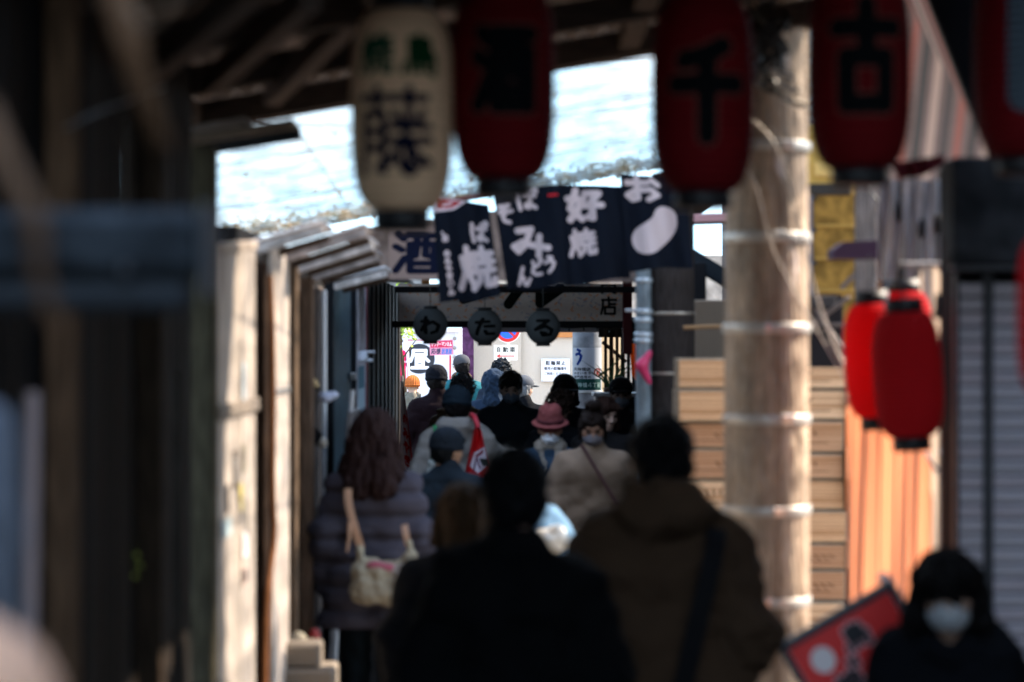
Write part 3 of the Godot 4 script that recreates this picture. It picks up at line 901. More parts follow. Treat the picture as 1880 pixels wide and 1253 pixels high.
func pole_concrete() -> Material:             # concrete with darker upright streaks, scuffs and torn paper
	var im := canvas(256, 512, Color(0.74, 0.66, 0.58), 0.05)
	var n := FastNoiseLite.new()
	n.seed = 17
	n.frequency = 0.02
	n.fractal_octaves = 5
	for y in 512:
		for x in 256:
			var k := 0.9 + 0.22 * n.get_noise_2d(x * 2.0, y * 1.4) + 0.16 * n.get_noise_2d(x * 9.0, y * 9.0)
			var w := n.get_noise_2d(x * 1.8 + 900.0, y * 0.12)            # brown upright streaks
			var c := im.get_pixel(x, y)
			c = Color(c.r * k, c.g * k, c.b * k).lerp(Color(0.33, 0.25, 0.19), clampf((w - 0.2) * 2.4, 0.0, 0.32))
			im.set_pixel(x, y, c)
	for k in 40:
		var p := Vector2(rng.randf_range(0, 256), rng.randf_range(0, 512))
		line(im, p, p + Vector2(rng.randf_range(-3, 3), rng.randf_range(2, 13)), rng.randf_range(0.4, 1.0), Color(0.3, 0.26, 0.22).lerp(Color(0.85, 0.82, 0.78), rng.randf()))
	for q in [[131, 320, 13, 8], [150, 345, 9, 11], [120, 280, 8, 5], [143, 295, 6, 6]]:
		shape(im, PackedVector2Array([Vector2(q[0], q[1]), Vector2(q[0] + q[2], q[1] + 2), Vector2(q[0] + q[2] - 3, q[1] + q[3]), Vector2(q[0] + 2, q[1] + q[3] - 2)]), Color(0.8, 0.74, 0.7))
	var m := printed(itex(im), 0.8)
	m.normal_enabled = true
	m.normal_texture = tex["speck_bump"]
	m.normal_scale = 0.25
	return m

func right_middle() -> void:
	# concrete pole
	var t := thing("utility_pole", "round concrete utility pole with bright metal bands on the right", "pole", Vector3(0.906, 0, -8.6))
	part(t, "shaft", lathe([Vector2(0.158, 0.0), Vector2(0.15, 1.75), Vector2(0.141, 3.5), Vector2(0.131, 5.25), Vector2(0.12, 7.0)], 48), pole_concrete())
	for k in 6:
		var y := spot(1400, 265 + k * 169.0, 8.45).y
		part(t, "metal_band", lathe([Vector2(0.15, y - 0.018), Vector2(0.158, y - 0.014), Vector2(0.158, y + 0.014), Vector2(0.148, y + 0.018)], 40), M(Color(0.52, 0.48, 0.43), 0.42, "", Vector3.ONE, 0, {"metal": 0.4}))
		bx(t, "buckle", Vector3(0.06 - 0.03 * (k % 3), y + 0.004 * (k % 2), 0.151), Vector3(0.05, 0.03, 0.012), M(Color(0.72, 0.68, 0.62), 0.3, "", Vector3.ONE, 0, {"metal": 0.8}), Vector3(0, 0.4, 0))
	var w := thing("cable_bundle", "tangled black cable bundle tied to the top of the concrete pole", "cables", spot(1410, 90, 8.25))
	for i in 9:
		var pts := []
		for j in 9:
			var a := j * 0.8 + i * 0.9
			pts.append(Vector3(0.05 * cos(a) * (1 + 0.4 * sin(i * 2.1)), 0.1 * sin(a * 0.7 + i) + 0.02 * i - 0.06, 0.04 * sin(a)))
		part(w, "coil", tube(smooth_path(pts, 4), 0.011, 6), M(Color(0.01, 0.01, 0.01), 0.5))
	for i in 3:
		part(w, "clip", box(Vector3(0.085, 0.024, 0.02), 0.006), M(Color(0.75, 0.68, 0.58), 0.35), Vector3(0.04 + 0.02 * i, -0.1 - i * 0.045, 0.08), Vector3(0, 0, -0.3))
	var ws := part(self, "strap_cable", tube(smooth_path([spot(1300, 170, 8.3), spot(1385, 222, 8.3), spot(1440, 305, 8.25), spot(1500, 545, 8.2), spot(1560, 690, 8.1), spot(1610, 740, 8.0)]), 0.0042, 6), M(Color(0.66, 0.55, 0.46), 0.4))
	tag(ws, "pale cable slanting down across the pole to the red lanterns", "cable")
	var ws2 := part(self, "strap_cable", tube(smooth_path([spot(1365, 300, 8.4), spot(1390, 345, 8.4), spot(1425, 470, 8.4), spot(1520, 640, 8.35), spot(1555, 700, 8.3)]), 0.0028, 6), M(Color(0.6, 0.5, 0.42), 0.4))
	tag(ws2, "thinner pale cable running beside the slanting one", "cable")
	# stacked wooden crates
	var faces := []
	for k in 4:
		var im := canvas(128, 64, [Color(0.88, 0.72, 0.57), Color(0.78, 0.6, 0.46), Color(0.84, 0.66, 0.5), Color(0.73, 0.55, 0.42)][k], 0.05)
		for j in 14:
			var yy := rng.randf_range(2, 62)
			line(im, Vector2(0, yy), Vector2(128, yy + rng.randf_range(-3, 3)), 0.4, Color(0.55, 0.35, 0.2))
		if k != 2:
			for j in 5:
				line(im, Vector2(30 + k * 9 + j * 11.0, 18 + k * 3), Vector2(36 + k * 9 + j * (9.0 + k), 28 + k * 3 + 3 * sin(j)), 1.6, Color(0.42, 0.29, 0.2))
			line(im, Vector2(26, 46), Vector2(104, 46), 1.2, Color(0.42, 0.27, 0.17))
		if k == 1:
			disc(im, 20, 30, 9, Color(0.38, 0.24, 0.15))
			disc(im, 20, 30, 6, Color(0.68, 0.46, 0.29))
		faces.append(printed(itex(im), 0.8))
	var cl := ["left of the pole", "behind the pole", "beside the orange curtain"]
	for col in 3:
		var y := 0.0
		var row := 0
		while y < [1.74, 1.72, 1.72][col]:
			var h: float = [0.148, 0.126, 0.156][(row + col) % 3]
			var x: float = 0.79 + 0.2 + col * 0.4
			var o := thing("wine_crate", "flat wooden crate, %s one up in the stack %s" % [["lowest", "second", "third", "fourth", "fifth", "sixth", "seventh", "eighth", "ninth", "tenth", "eleventh", "twelfth", "thirteenth", "fourteenth"][row], cl[col]], "crate", Vector3(x + rng.randf_range(-0.008, 0.008), y, -11.5 + rng.randf_range(-0.03, 0.02)), rng.randf_range(-0.04, 0.04), "wooden crates stacked on the right")
			bx(o, "body", Vector3(0, h / 2, -0.16), Vector3(0.388, h - 0.003, 0.3), wood_x(0.58, 0.42, 0.28))
			bx(o, "front_board", Vector3(0, h / 2, 0), Vector3(0.392, h - 0.008, 0.016), wood_x(0.62, 0.46, 0.31))
			part(o, "stamp", print_sheet(0.38, h - 0.02), faces[(row * 3 + col * 2 + (row / 2)) % 4], Vector3(0, h / 2, 0.0105))
			y += h
			row += 1
	# wall and gap behind the pole
	var bw := part(self, "block_wall", box(Vector3(0.5, 2.18, 0.12), 0.006), M(Color(0.5, 0.38, 0.28), 0.9, "speck", Vector3.ONE * 4, 0.8), Vector3(1.27, 1.09, -13.6))
	tag(bw, "rough speckled concrete wall between the dark post and the pole", "wall")
	var rl := part(self, "rust_rail", tube([spot(1255, 602, 12.8), spot(1300, 600, 12.8), spot(1560, 596, 12.8)], 0.012), M(Color(0.35, 0.2, 0.1), 0.6))
	tag(rl, "rusty rail running across the speckled wall", "rail")
	var db := part(self, "diagonal_brace", box(Vector3(0.42, 0.1, 0.06), 0.006), M(Color(0.02, 0.025, 0.03), 0.6), spot(1302, 493, 14.2), Vector3(0, 0, -0.55))
	tag(db, "dark slanting brace across the bright gap behind the pole", "brace")
	var pb := part(self, "pink_eave", box(Vector3(0.5, 0.05, 0.3), 0.006), M(Color(0.55, 0.28, 0.27), 0.6), spot(1330, 402, 14.4), Vector3(0, 0, 0.03))
	tag(pb, "dull pink eave edge above the bright gap", "eave")
	# dark wooden pole and the steel pipe before it
	var wp := thing("wooden_pole", "dark weathered wooden pole at the right of the noren", "pole", Vector3(0.865, 0, -13.0))
	part(wp, "shaft", lathe([Vector2(0.125, 0), Vector2(0.118, 2.2), Vector2(0.112, 2.85), Vector2(0.0, 2.86)], 24), wood(0.075, 0.06, 0.055))
	for yy in [576.0, 686.0]:
		var y := spot(0, yy, 13.0).y
		part(wp, "wire_band", lathe([Vector2(0.119, y - 0.008), Vector2(0.124, y), Vector2(0.119, y + 0.008)], 24), M(Color(0.5, 0.42, 0.34), 0.4, "", Vector3.ONE, 0, {"metal": 0.6}))
	var sp := thing("steel_pipe", "grey steel downpipe with clamps beside the dark wooden pole", "pipe", Vector3(0.705, 0, -12.95))
	part(sp, "tube", lathe([Vector2(0.042, 0), Vector2(0.042, 2.42), Vector2(0.0, 2.42)], 18), M(Color(0.3, 0.36, 0.4), 0.45, "patch", Vector3(5, 2, 5), 0.2))
	for yy in [515.0, 572.0, 588.0, 615.0, 626.0]:
		var y := spot(0, yy, 12.95).y
		part(sp, "clamp", lathe([Vector2(0.042, y - 0.014), Vector2(0.05, y - 0.01), Vector2(0.05, y + 0.01), Vector2(0.042, y + 0.014)], 18), M(Color(0.6, 0.65, 0.7), 0.35, "", Vector3.ONE, 0, {"metal": 0.5}))
	bx(sp, "arm", Vector3(-0.05, spot(0, 570, 12.95).y, 0.02), Vector3(0.1, 0.016, 0.02), M(Color(0.6, 0.65, 0.7), 0.35, "", Vector3.ONE, 0, {"metal": 0.5}))
	var bn := part(self, "pink_ornament", net([["c", Vector3(0.02, 0.085, 0), Vector3(-0.022, 0.02, 0), 0.016, 0.03, 0.02], ["c", Vector3(-0.022, 0.02, 0), Vector3(0.018, -0.07, 0), 0.03, 0.014, 0.02]], 0.006), M(Color(0.72, 0.04, 0.14), 0.4), spot(1186, 678, 12.86))
	tag(bn, "bright pink banana shaped ornament hung on the steel pipe", "ornament")
	# yellow panel with its frame
	var yp := thing("mustard_panel", "mustard yellow ribbed panel in a dark metal frame", "panel", spot(1532, 475, 11.2))
	bx(yp, "sheet", Vector3(0, 0, 0), Vector3(0.2, 0.78, 0.02), M(Color(0.4, 0.22, 0.05), 0.6, "patch", Vector3.ONE * 3, 0.2))
	for k in 5:
		bx(yp, "rib", Vector3(0, -0.3 + k * 0.15, 0.012), Vector3(0.19, 0.016, 0.012), M(Color(0.38, 0.22, 0.055), 0.6))
	bx(yp, "frame", Vector3(-0.118, 0, 0.01), Vector3(0.03, 0.8, 0.05), M(Color(0.16, 0.15, 0.17), 0.4, "", Vector3.ONE, 0, {"metal": 0.5}))
	bx(yp, "frame", Vector3(-0.152, 0, 0.0), Vector3(0.03, 0.8, 0.05), M(Color(0.012, 0.012, 0.018), 0.5))
	bx(yp, "frame", Vector3(0.0, 0.41, 0.02), Vector3(0.26, 0.014, 0.05), M(Color(0.5, 0.44, 0.38), 0.4))
	for k in 5:
		bx(yp, "bolt", Vector3(-0.095, -0.32 + k * 0.15, 0.02), Vector3(0.02, 0.02, 0.02), M(Color(0.01, 0.01, 0.012), 0.4))
	var yb := thing("yellow_box", "yellow sign box above the mustard panel behind the lantern", "sign", spot(1505, 285, 10.4))
	bx(yb, "case", Vector3.ZERO, Vector3(0.26, 0.26, 0.1), M(Color(0.6, 0.38, 0.08), 0.55))
	bx(yb, "face", Vector3(0.04, -0.065, 0.056), Vector3(0.14, 0.06, 0.015), M(Color(0.78, 0.52, 0.16), 0.5))
	bx(yb, "foot", Vector3(0.04, -0.15, 0.04), Vector3(0.18, 0.05, 0.03), M(Color(0.03, 0.025, 0.02), 0.5))
	var pf := part(self, "plum_shelf", slab(PackedVector2Array([Vector2(-0.1, -0.035), Vector2(-0.1, 0.0), Vector2(-0.06, 0.03), Vector2(0.1, 0.038), Vector2(0.1, -0.035)]), 0.2), M(Color(0.05, 0.028, 0.05), 0.6), spot(1572, 460, 9.6))
	tag(pf, "plum coloured shelf bracketed in front of the yellow panel", "shelf")
	var gp := thing("grey_door_post", "grey pink wooden door post right of the yellow panel", "post", Vector3(spot(1590, 0, 10.3).x, 0, -10.3))
	bx(gp, "shaft", Vector3(0, 1.45, 0), Vector3(0.085, 2.9, 0.08), wood(0.3, 0.25, 0.23))
	bx(gp, "inner_edge", Vector3(0.055, 1.2, -0.02), Vector3(0.025, 2.3, 0.06), wood(0.2, 0.09, 0.045))
	var bc := part(self, "black_cable", tube(smooth_path([spot(1582, 320, 10.1), spot(1600, 355, 10.1), spot(1618, 380, 10.1), spot(1622, 430, 10.05)]), 0.005, 6), M(Color(0.02, 0.025, 0.03), 0.5))
	tag(bc, "black cable curling down over the grey pink post", "cable")
	var sc := thing("scaffold_lattice", "dark lattice of crossed struts left of the rear red lantern", "lattice", spot(1515, 600, 10.6))
	for q in [[1480, 605, 1560, 545], [1480, 545, 1548, 640], [1482, 597, 1560, 597], [1545, 530, 1605, 470]]:
		bar(sc, "strut", spot(q[0], q[1], 10.6) - sc.position, spot(q[2], q[3], 10.5) - sc.position, 0.018, 0.018, M(Color(0.16, 0.13, 0.12), 0.6))
	bx(sc, "back_board", Vector3(0.0, -0.02, -0.08), Vector3(0.18, 0.32, 0.02), M(Color(0.02, 0.018, 0.02), 0.8))
	bx(sc, "cross_piece", Vector3(-0.02, 0.11, 0.03), Vector3(0.13, 0.05, 0.04), M(Color(0.06, 0.055, 0.055), 0.7))
	# hanging grey sheet, awning stripes
	var im2 := canvas(128, 64, Color(0.62, 0.58, 0.59), 0.06)
	for k in 10:
		var cc: Color = [Color(0.9, 0.85, 0.83), Color(0.45, 0.46, 0.48), Color(0.78, 0.55, 0.53), Color(0.4, 0.43, 0.45)][k % 4]
		shape(im2, PackedVector2Array([Vector2(k * 12.8, 0), Vector2(k * 12.8 + 6.5, 0), Vector2(k * 12.8 + 6.5, 64), Vector2(k * 12.8, 64)]), cc)
	var aw := thing("striped_awning", "sloping awning with grey, white and dull red stripes on the right", "awning")
	var aa := spot(1640, -40, 8.2)
	var ab := spot(1705, -40, 7.8)
	var ac := spot(1850, 330, 7.6)
	var ad := spot(1600, 330, 8.4)
	part(aw, "canvas", quad_sheet(aa, ab, ac, ad), printed(itex(im2), 0.8, Color(0.4, 0.38, 0.38)))
	part(aw, "edge_tube", tube([ab, (ab + ac) / 2, ac], 0.012), M(Color(0.5, 0.48, 0.46), 0.4))
	var gs := thing("pleated_tarp", "grey pleated tarpaulin hanging under the striped awning", "tarpaulin")
	var pts := PackedVector3Array()
	for j in 9:
		for i in 57:
			var u := i / 56.0
			var p := spot(1612 + 140 * u, 300 + 215 * j / 8.0 - 60 * u * (1.0 - j / 8.0), 8.9)
			p.z += 0.022 * sin(u * 34.0 + 0.5 * j) + 0.012 * sin(u * 79.0)
			pts.append(p)
	part(gs, "tarp", grid(pts, 57, 9), M(Color(0.45, 0.46, 0.49), 0.6, "patch", Vector3(8, 1, 8), 0.3, {"back": Color(0.12, 0.12, 0.13)}))
	for q in [[1650, 390], [1655, 505], [1693, 420], [1722, 412]]:
		part(gs, "clip", net([["e", Vector3.ZERO, Vector3(0.014, 0.04, 0.02), 0.01]], 0.006), M(Color(0.01, 0.01, 0.012), 0.6), spot(q[0], q[1], 8.85))
	part(gs, "top_rod", tube([spot(1600, 300, 8.9), spot(1680, 268, 8.9), spot(1760, 240, 8.9)], 0.014), M(Color(0.3, 0.28, 0.27), 0.5))
	# orange pleated curtain glowing with the sun behind it
	var oc := thing("orange_curtain", "salmon orange pleated curtain with the sun behind it", "curtain")
	pts = PackedVector3Array()
	for j in 7:
		for i in 81:
			var u := i / 80.0
			var p := spot(1556 + 156 * u, 735 + 470 * j / 6.0, 8.15)
			p.z += 0.003 * sin(u * 40.0 + 0.35 * j + 1.3 * sin(u * 9.0)) + 0.0015 * sin(u * 101.0 + j) + 0.008 * sin(u * 11.0 + 0.5 * j)
			p.x += 0.004 * sin(u * 60.0)
			pts.append(p)
	part(oc, "cloth", grid(pts, 81, 7), M(Color(1.0, 0.56, 0.4), 0.9, "", Vector3.ONE, 0.0, {"back": Color(1.0, 0.64, 0.46)}))
	part(oc, "rod", tube([spot(1550, 733, 8.15), spot(1630, 733, 8.15), spot(1710, 733, 8.15)], 0.01), M(Color(0.5, 0.4, 0.3), 0.4))
	bx(oc, "weight_bar", spot(1630, 1204, 8.15), Vector3(0.28, 0.03, 0.03), M(Color(0.4, 0.2, 0.12), 0.6))
	var wh := thing("white_sheet", "cream translucent sheet hanging right of the orange curtain", "sheet")
	pts = PackedVector3Array()
	for j in 5:
		for i in 17:
			var u := i / 16.0
			var p := spot(1690 + 90 * u, 488 + 640 * j / 4.0, 8.6)
			p.z += 0.012 * sin(u * 17.0 + j * 0.4)
			pts.append(p)
	part(wh, "sheet", grid(pts, 17, 5), M(Color(0.93, 0.86, 0.78), 0.9, "weave", Vector3.ONE * 18, 0.0, {"back": Color(1.0, 0.93, 0.86)}))
	part(wh, "rail", tube([spot(1650, 486, 8.6), spot(1720, 486, 8.6), spot(1790, 486, 8.6)], 0.01), M(Color(0.3, 0.28, 0.26), 0.5))
	var ch := thing("folded_chair", "white folding chair frame leaning in front of the cream sheet", "chair", spot(1725, 880, 7.9))
	for q in [[1700, 832, 1752, 912], [1722, 828, 1756, 870], [1712, 905, 1716, 1010], [1748, 905, 1744, 1010]]:
		bar(ch, "tube", spot(q[0], q[1], 7.9) - ch.position, spot(q[2], q[3], 7.9) - ch.position, 0.016 if q[3] < 1000 else 0.006, 0.012, M(Color(0.85, 0.86, 0.92) if q[3] < 1000 else Color(0.45, 0.38, 0.36), 0.4))
	part(ch, "hook", tube(smooth_path([spot(1702, 806, 7.9), spot(1712, 768, 7.9), spot(1735, 764, 7.9), spot(1750, 790, 7.9)]), 0.009), M(Color(0.82, 0.84, 0.95), 0.3), -ch.position)
	# added house beyond the open lot, made tall to keep sun off the lane
	var th := thing("sun_block_house", "added tall dark house on the right beyond the open lot", "house", Vector3(2.6, 0, -16.5))
	bx(th, "wall", Vector3(0, 2.3, 0), Vector3(1.6, 4.6, 8.4), M(Color(0.1, 0.085, 0.09), 0.9, "patch", Vector3.ONE, 0.3))
	bx(th, "roof", Vector3(0, 4.65, 0), Vector3(1.9, 0.1, 8.7), M(Color(0.08, 0.08, 0.085), 0.8))
	for k in 3:
		bx(th, "window", Vector3(-0.4 + k * 0.4, 3.2, 4.205), Vector3(0.3, 0.6, 0.03), M(Color(0.04, 0.045, 0.05), 0.15))

func lantern(label: String, at: Vector3, r: float, h: float, m: Material, group: String, cap := 0.05) -> Node3D:
	var t := thing("paper_lantern", label, "lantern", at, 0.0, group)
	var prof := []
	var n := 144
	for i in n + 1:
		var v := float(i) / n
		var y := (v - 0.5) * h
		var e := absf(v - 0.5) * 2.0
		var rr := r * (0.5 + 0.5 * pow(1.0 - pow(e, 3.4), 0.5)) if e < 1.0 else r * 0.5
		rr += 0.004 * absf(sin(v * PI * 24.0)) - 0.002
		prof.append(Vector2(rr, y))
	part(t, "shade", lathe(prof, 48), m)
	var blk := M(Color(0.008, 0.008, 0.01), 0.5)
	for s in [-1.0, 1.0]:
		part(t, "end_ring", lathe([Vector2(0.0, -cap / 2), Vector2(r * 0.54, -cap / 2), Vector2(r * 0.56, 0.0), Vector2(r * 0.54, cap / 2), Vector2(0.0, cap / 2)], 32), blk, Vector3(0, s * (h / 2 + cap * 0.35), 0))
	part(t, "hanging_wire", tube([Vector3(0, h / 2, 0), Vector3(0.002, h / 2 + 0.08, 0), Vector3(0, h / 2 + 0.16, 0)], 0.003, 6), M(Color(0.05, 0.05, 0.05), 0.4))
	return t

func lantern_paper(base: Color, chars: Array, back := Color.BLACK) -> Material:
	var im := canvas(640, 384, base, 0.06)
	for y in range(0, 384, 2):                     # the wet stains of old paper, dye that is uneven from rib to rib
		var k := rng.randf_range(0.0, 0.1)
		line(im, Vector2(0, y), Vector2(640, y), 0.6, Color(base.r * (1 - k), base.g * (1 - k), base.b * (1 - k)))
	for c in chars:                                # [character, centre x, y, width, height, stroke, colour, outline]
		if c.size() > 7:
			glyph(im, c[0], 320 + c[1] - c[3] / 2.0, c[2] - c[4] / 2.0, c[3], c[4], c[5] + 4, c[7])
		glyph(im, c[0], 320 + c[1] - c[3] / 2.0, c[2] - c[4] / 2.0, c[3], c[4], c[5], c[6])
	return printed(itex(im), 0.75, back)

func top_lanterns() -> void:
	var ink := Color(0.015, 0.02, 0.035)
	var rim := Color(0.42, 0.24, 0.2)
	var red := Color(0.35, 0.025, 0.05)
	var grp := "big lanterns hung across the lane"
	var r := 0.128
	lantern("cream paper lantern with green and navy characters", spot(738, 203, 6.0), r, 0.5, lantern_paper(Color(0.92, 0.76, 0.61), [["焼", -56, 92, 78, 78, 6, Color(0.06, 0.26, 0.18)], ["鳥", 42, 97, 78, 80, 6, Color(0.04, 0.22, 0.11)], ["藤", -14, 240, 160, 166, 8, Color(0.04, 0.06, 0.15)]], Color(0.5, 0.38, 0.26)), grp, 0.06)
	lantern("dark red lantern with a solid block of black characters, beside the cream lantern", spot(925, 150, 6.0), r, 0.49, lantern_paper(red, [["酒", 0, 172, 120, 165, 16, ink, rim]], Color(0.1, 0.0, 0.01)), grp)
	lantern("dark red lantern with the character for thousand", spot(1291, 172, 6.0), r, 0.49, lantern_paper(red, [["千", 0, 190, 150, 190, 19, ink, rim]], Color(0.1, 0.0, 0.01)), grp)
	lantern("dark red lantern with a black character whose box has a small red hole", spot(1578, 130, 6.0), r, 0.49, lantern_paper(red, [["古", 0, 175, 140, 200, 19, ink, rim]], Color(0.1, 0.0, 0.01)), grp)
	lantern("dark red lantern with a grey label, cut off by the right edge", spot(1884, 110, 6.0), r, 0.49, lantern_paper(red, [["目", 10, 180, 120, 200, 34, Color(0.25, 0.29, 0.32)]], Color(0.1, 0.0, 0.01)), grp)
	var g2 := "red lanterns hung low on the right"
	var paper := M(Color(0.42, 0.015, 0.02), 0.85, "", Vector3.ONE, 0.0, {"back": Color(0.85, 0.14, 0.07)})
	var l1 := lantern("glowing bright red lantern with the sun behind it, low on the right", spot(1606, 662, 8.05), 0.099, 0.38, paper, g2)
	var l2 := lantern("deep red lantern hanging in front of the glowing red one", spot(1667, 688, 7.4), 0.106, 0.385, paper, g2)
	l1.rotation.z = 0.05
	l2.rotation.z = 0.06
	lantern("red lantern behind the deep red one, only its top showing", spot(1660, 640, 8.5), 0.1, 0.4, paper, g2)
	lantern("dark red lantern at the very right edge below the black casing", spot(1925, 580, 5.0), 0.062, 0.32, paper, g2)
	var flap := part(self, "maroon_cloth", cloth_panel(Vector2(1636, 300), Vector2(1735, 284), Vector2(1728, 308), Vector2(1648, 336), 7.6, 0.02, 0.4), M(Color(0.1, 0.012, 0.016), 0.9))
	tag(flap, "scrap of dark maroon cloth under the lantern with the red hole", "cloth")
	var hook := thing("black_hook", "black hook with a knob beside the deep red lantern", "hook", spot(1722, 560, 7.4))
	part(hook, "knob", net([["e", Vector3.ZERO, Vector3(0.01, 0.04, 0.01), 0.01], ["e", Vector3(0, -0.03, 0), Vector3(0.014, 0.014, 0.014), 0.01]], 0.004), M(Color(0.01, 0.012, 0.012), 0.5))

func cloth_panel(tl: Vector2, tr: Vector2, br: Vector2, bl: Vector2, d: float, wave: float, ph: float) -> ArrayMesh:
	var pts := PackedVector3Array()
	for j in 13:
		for i in 17:
			var u := i / 16.0
			var v := j / 12.0
			var q := tl.lerp(tr, u).lerp(bl.lerp(br, u), v)
			var p := spot(q.x, q.y, d)
			p.z += wave * (0.3 + v) * sin(u * 6.0 + ph + v * 2.2) + 0.012 * sin(u * 13.0 + ph * 2.0 + v * 1.2) + 0.006 * sin(u * 23.0 - v * 5.0 + ph)
			p.y += 0.006 * v * sin(u * 7.0 + ph)
			pts.append(p)
	return grid(pts, 17, 13)

func noren() -> void:
	var navy := Color(0.06, 0.08, 0.12)
	var ink := Color(0.76, 0.7, 0.71)
	var t := thing("noren_curtain", "dark navy cloth shop curtain with white brush lettering, blown to one side", "curtain")
	var im := canvas(192, 288, navy, 0.12)
	shape(im, PackedVector2Array([Vector2(0, 0), Vector2(118, 0), Vector2(70, 30), Vector2(0, 46)]), Color(0.85, 0.78, 0.8))
	shape(im, PackedVector2Array([Vector2(18, 6), Vector2(100, 4), Vector2(66, 24), Vector2(18, 34)]), Color(0.6, 0.05, 0.1))
	line(im, Vector2(34, 22), Vector2(64, 12), 4, Color(0.8, 0.7, 0.72))
	glyph(im, "ば", 118, 58, 60, 62, 6.5, ink)
	glyph(im, "焼", 66, 130, 118, 128, 10, ink)
	words(im, "。おこのみやきいん", 22, 82, 20, 20, Vector2(1.0, 21), 3.0, ink)
	part(t, "panel", cloth_panel(Vector2(794, 360), Vector2(897, 376), Vector2(919, 545), Vector2(807, 558), 12.0, 0.03, 0.3), printed(itex(im), 0.9))
	im = canvas(192, 288, navy, 0.12)
	glyph(im, "そ", 0, 38, 52, 60, 6, ink)
	glyph(im, "ば", 62, 6, 62, 58, 6, ink)
	glyph(im, "み", 30, 102, 118, 98, 9.5, ink)
	glyph(im, "う", 116, 200, 50, 50, 5, ink)
	glyph(im, "ど", 76, 206, 44, 46, 5, ink)
	glyph(im, "ん", 36, 222, 44, 56, 5, ink)
	part(t, "panel", cloth_panel(Vector2(905, 352), Vector2(1028, 338), Vector2(1044, 524), Vector2(931, 533), 12.0, 0.02, 1.6), printed(itex(im), 0.9))
	im = canvas(192, 288, navy, 0.12)
	glyph(im, "好", 30, 12, 100, 92, 10, ink)
	glyph(im, "焼", 24, 128, 76, 78, 6.5, ink)
	part(t, "panel", cloth_panel(Vector2(1018, 338), Vector2(1143, 342), Vector2(1158, 510), Vector2(1036, 526), 12.01, 0.02, 2.8), printed(itex(im), 0.9))
	im = canvas(192, 288, navy, 0.12)
	glyph(im, "お", 8, 4, 110, 76, 9, ink)
	for k in 26:                               # a plain broad bean shape
		var a := k / 25.0
		disc(im, lerpf(122, 66, a) + 14 * sin(a * PI), lerpf(126, 196, a), lerpf(33, 46, a), ink)
	part(t, "panel", cloth_panel(Vector2(1138, 318), Vector2(1260, 330), Vector2(1273, 490), Vector2(1153, 498), 12.0, 0.02, 4.2), printed(itex(im), 0.9))
	part(t, "red_tape", box(Vector3(0.05, 0.012, 0.004), 0.001), M(Color(0.5, 0.02, 0.03), 0.6), spot(1015, 358, 11.97), Vector3(0, 0, 0.1))
	part(t, "rod", tube([spot(785, 372, 12.05), spot(1000, 346, 12.05), spot(1285, 353, 12.05)], 0.011), M(Color(0.16, 0.045, 0.035), 0.6))

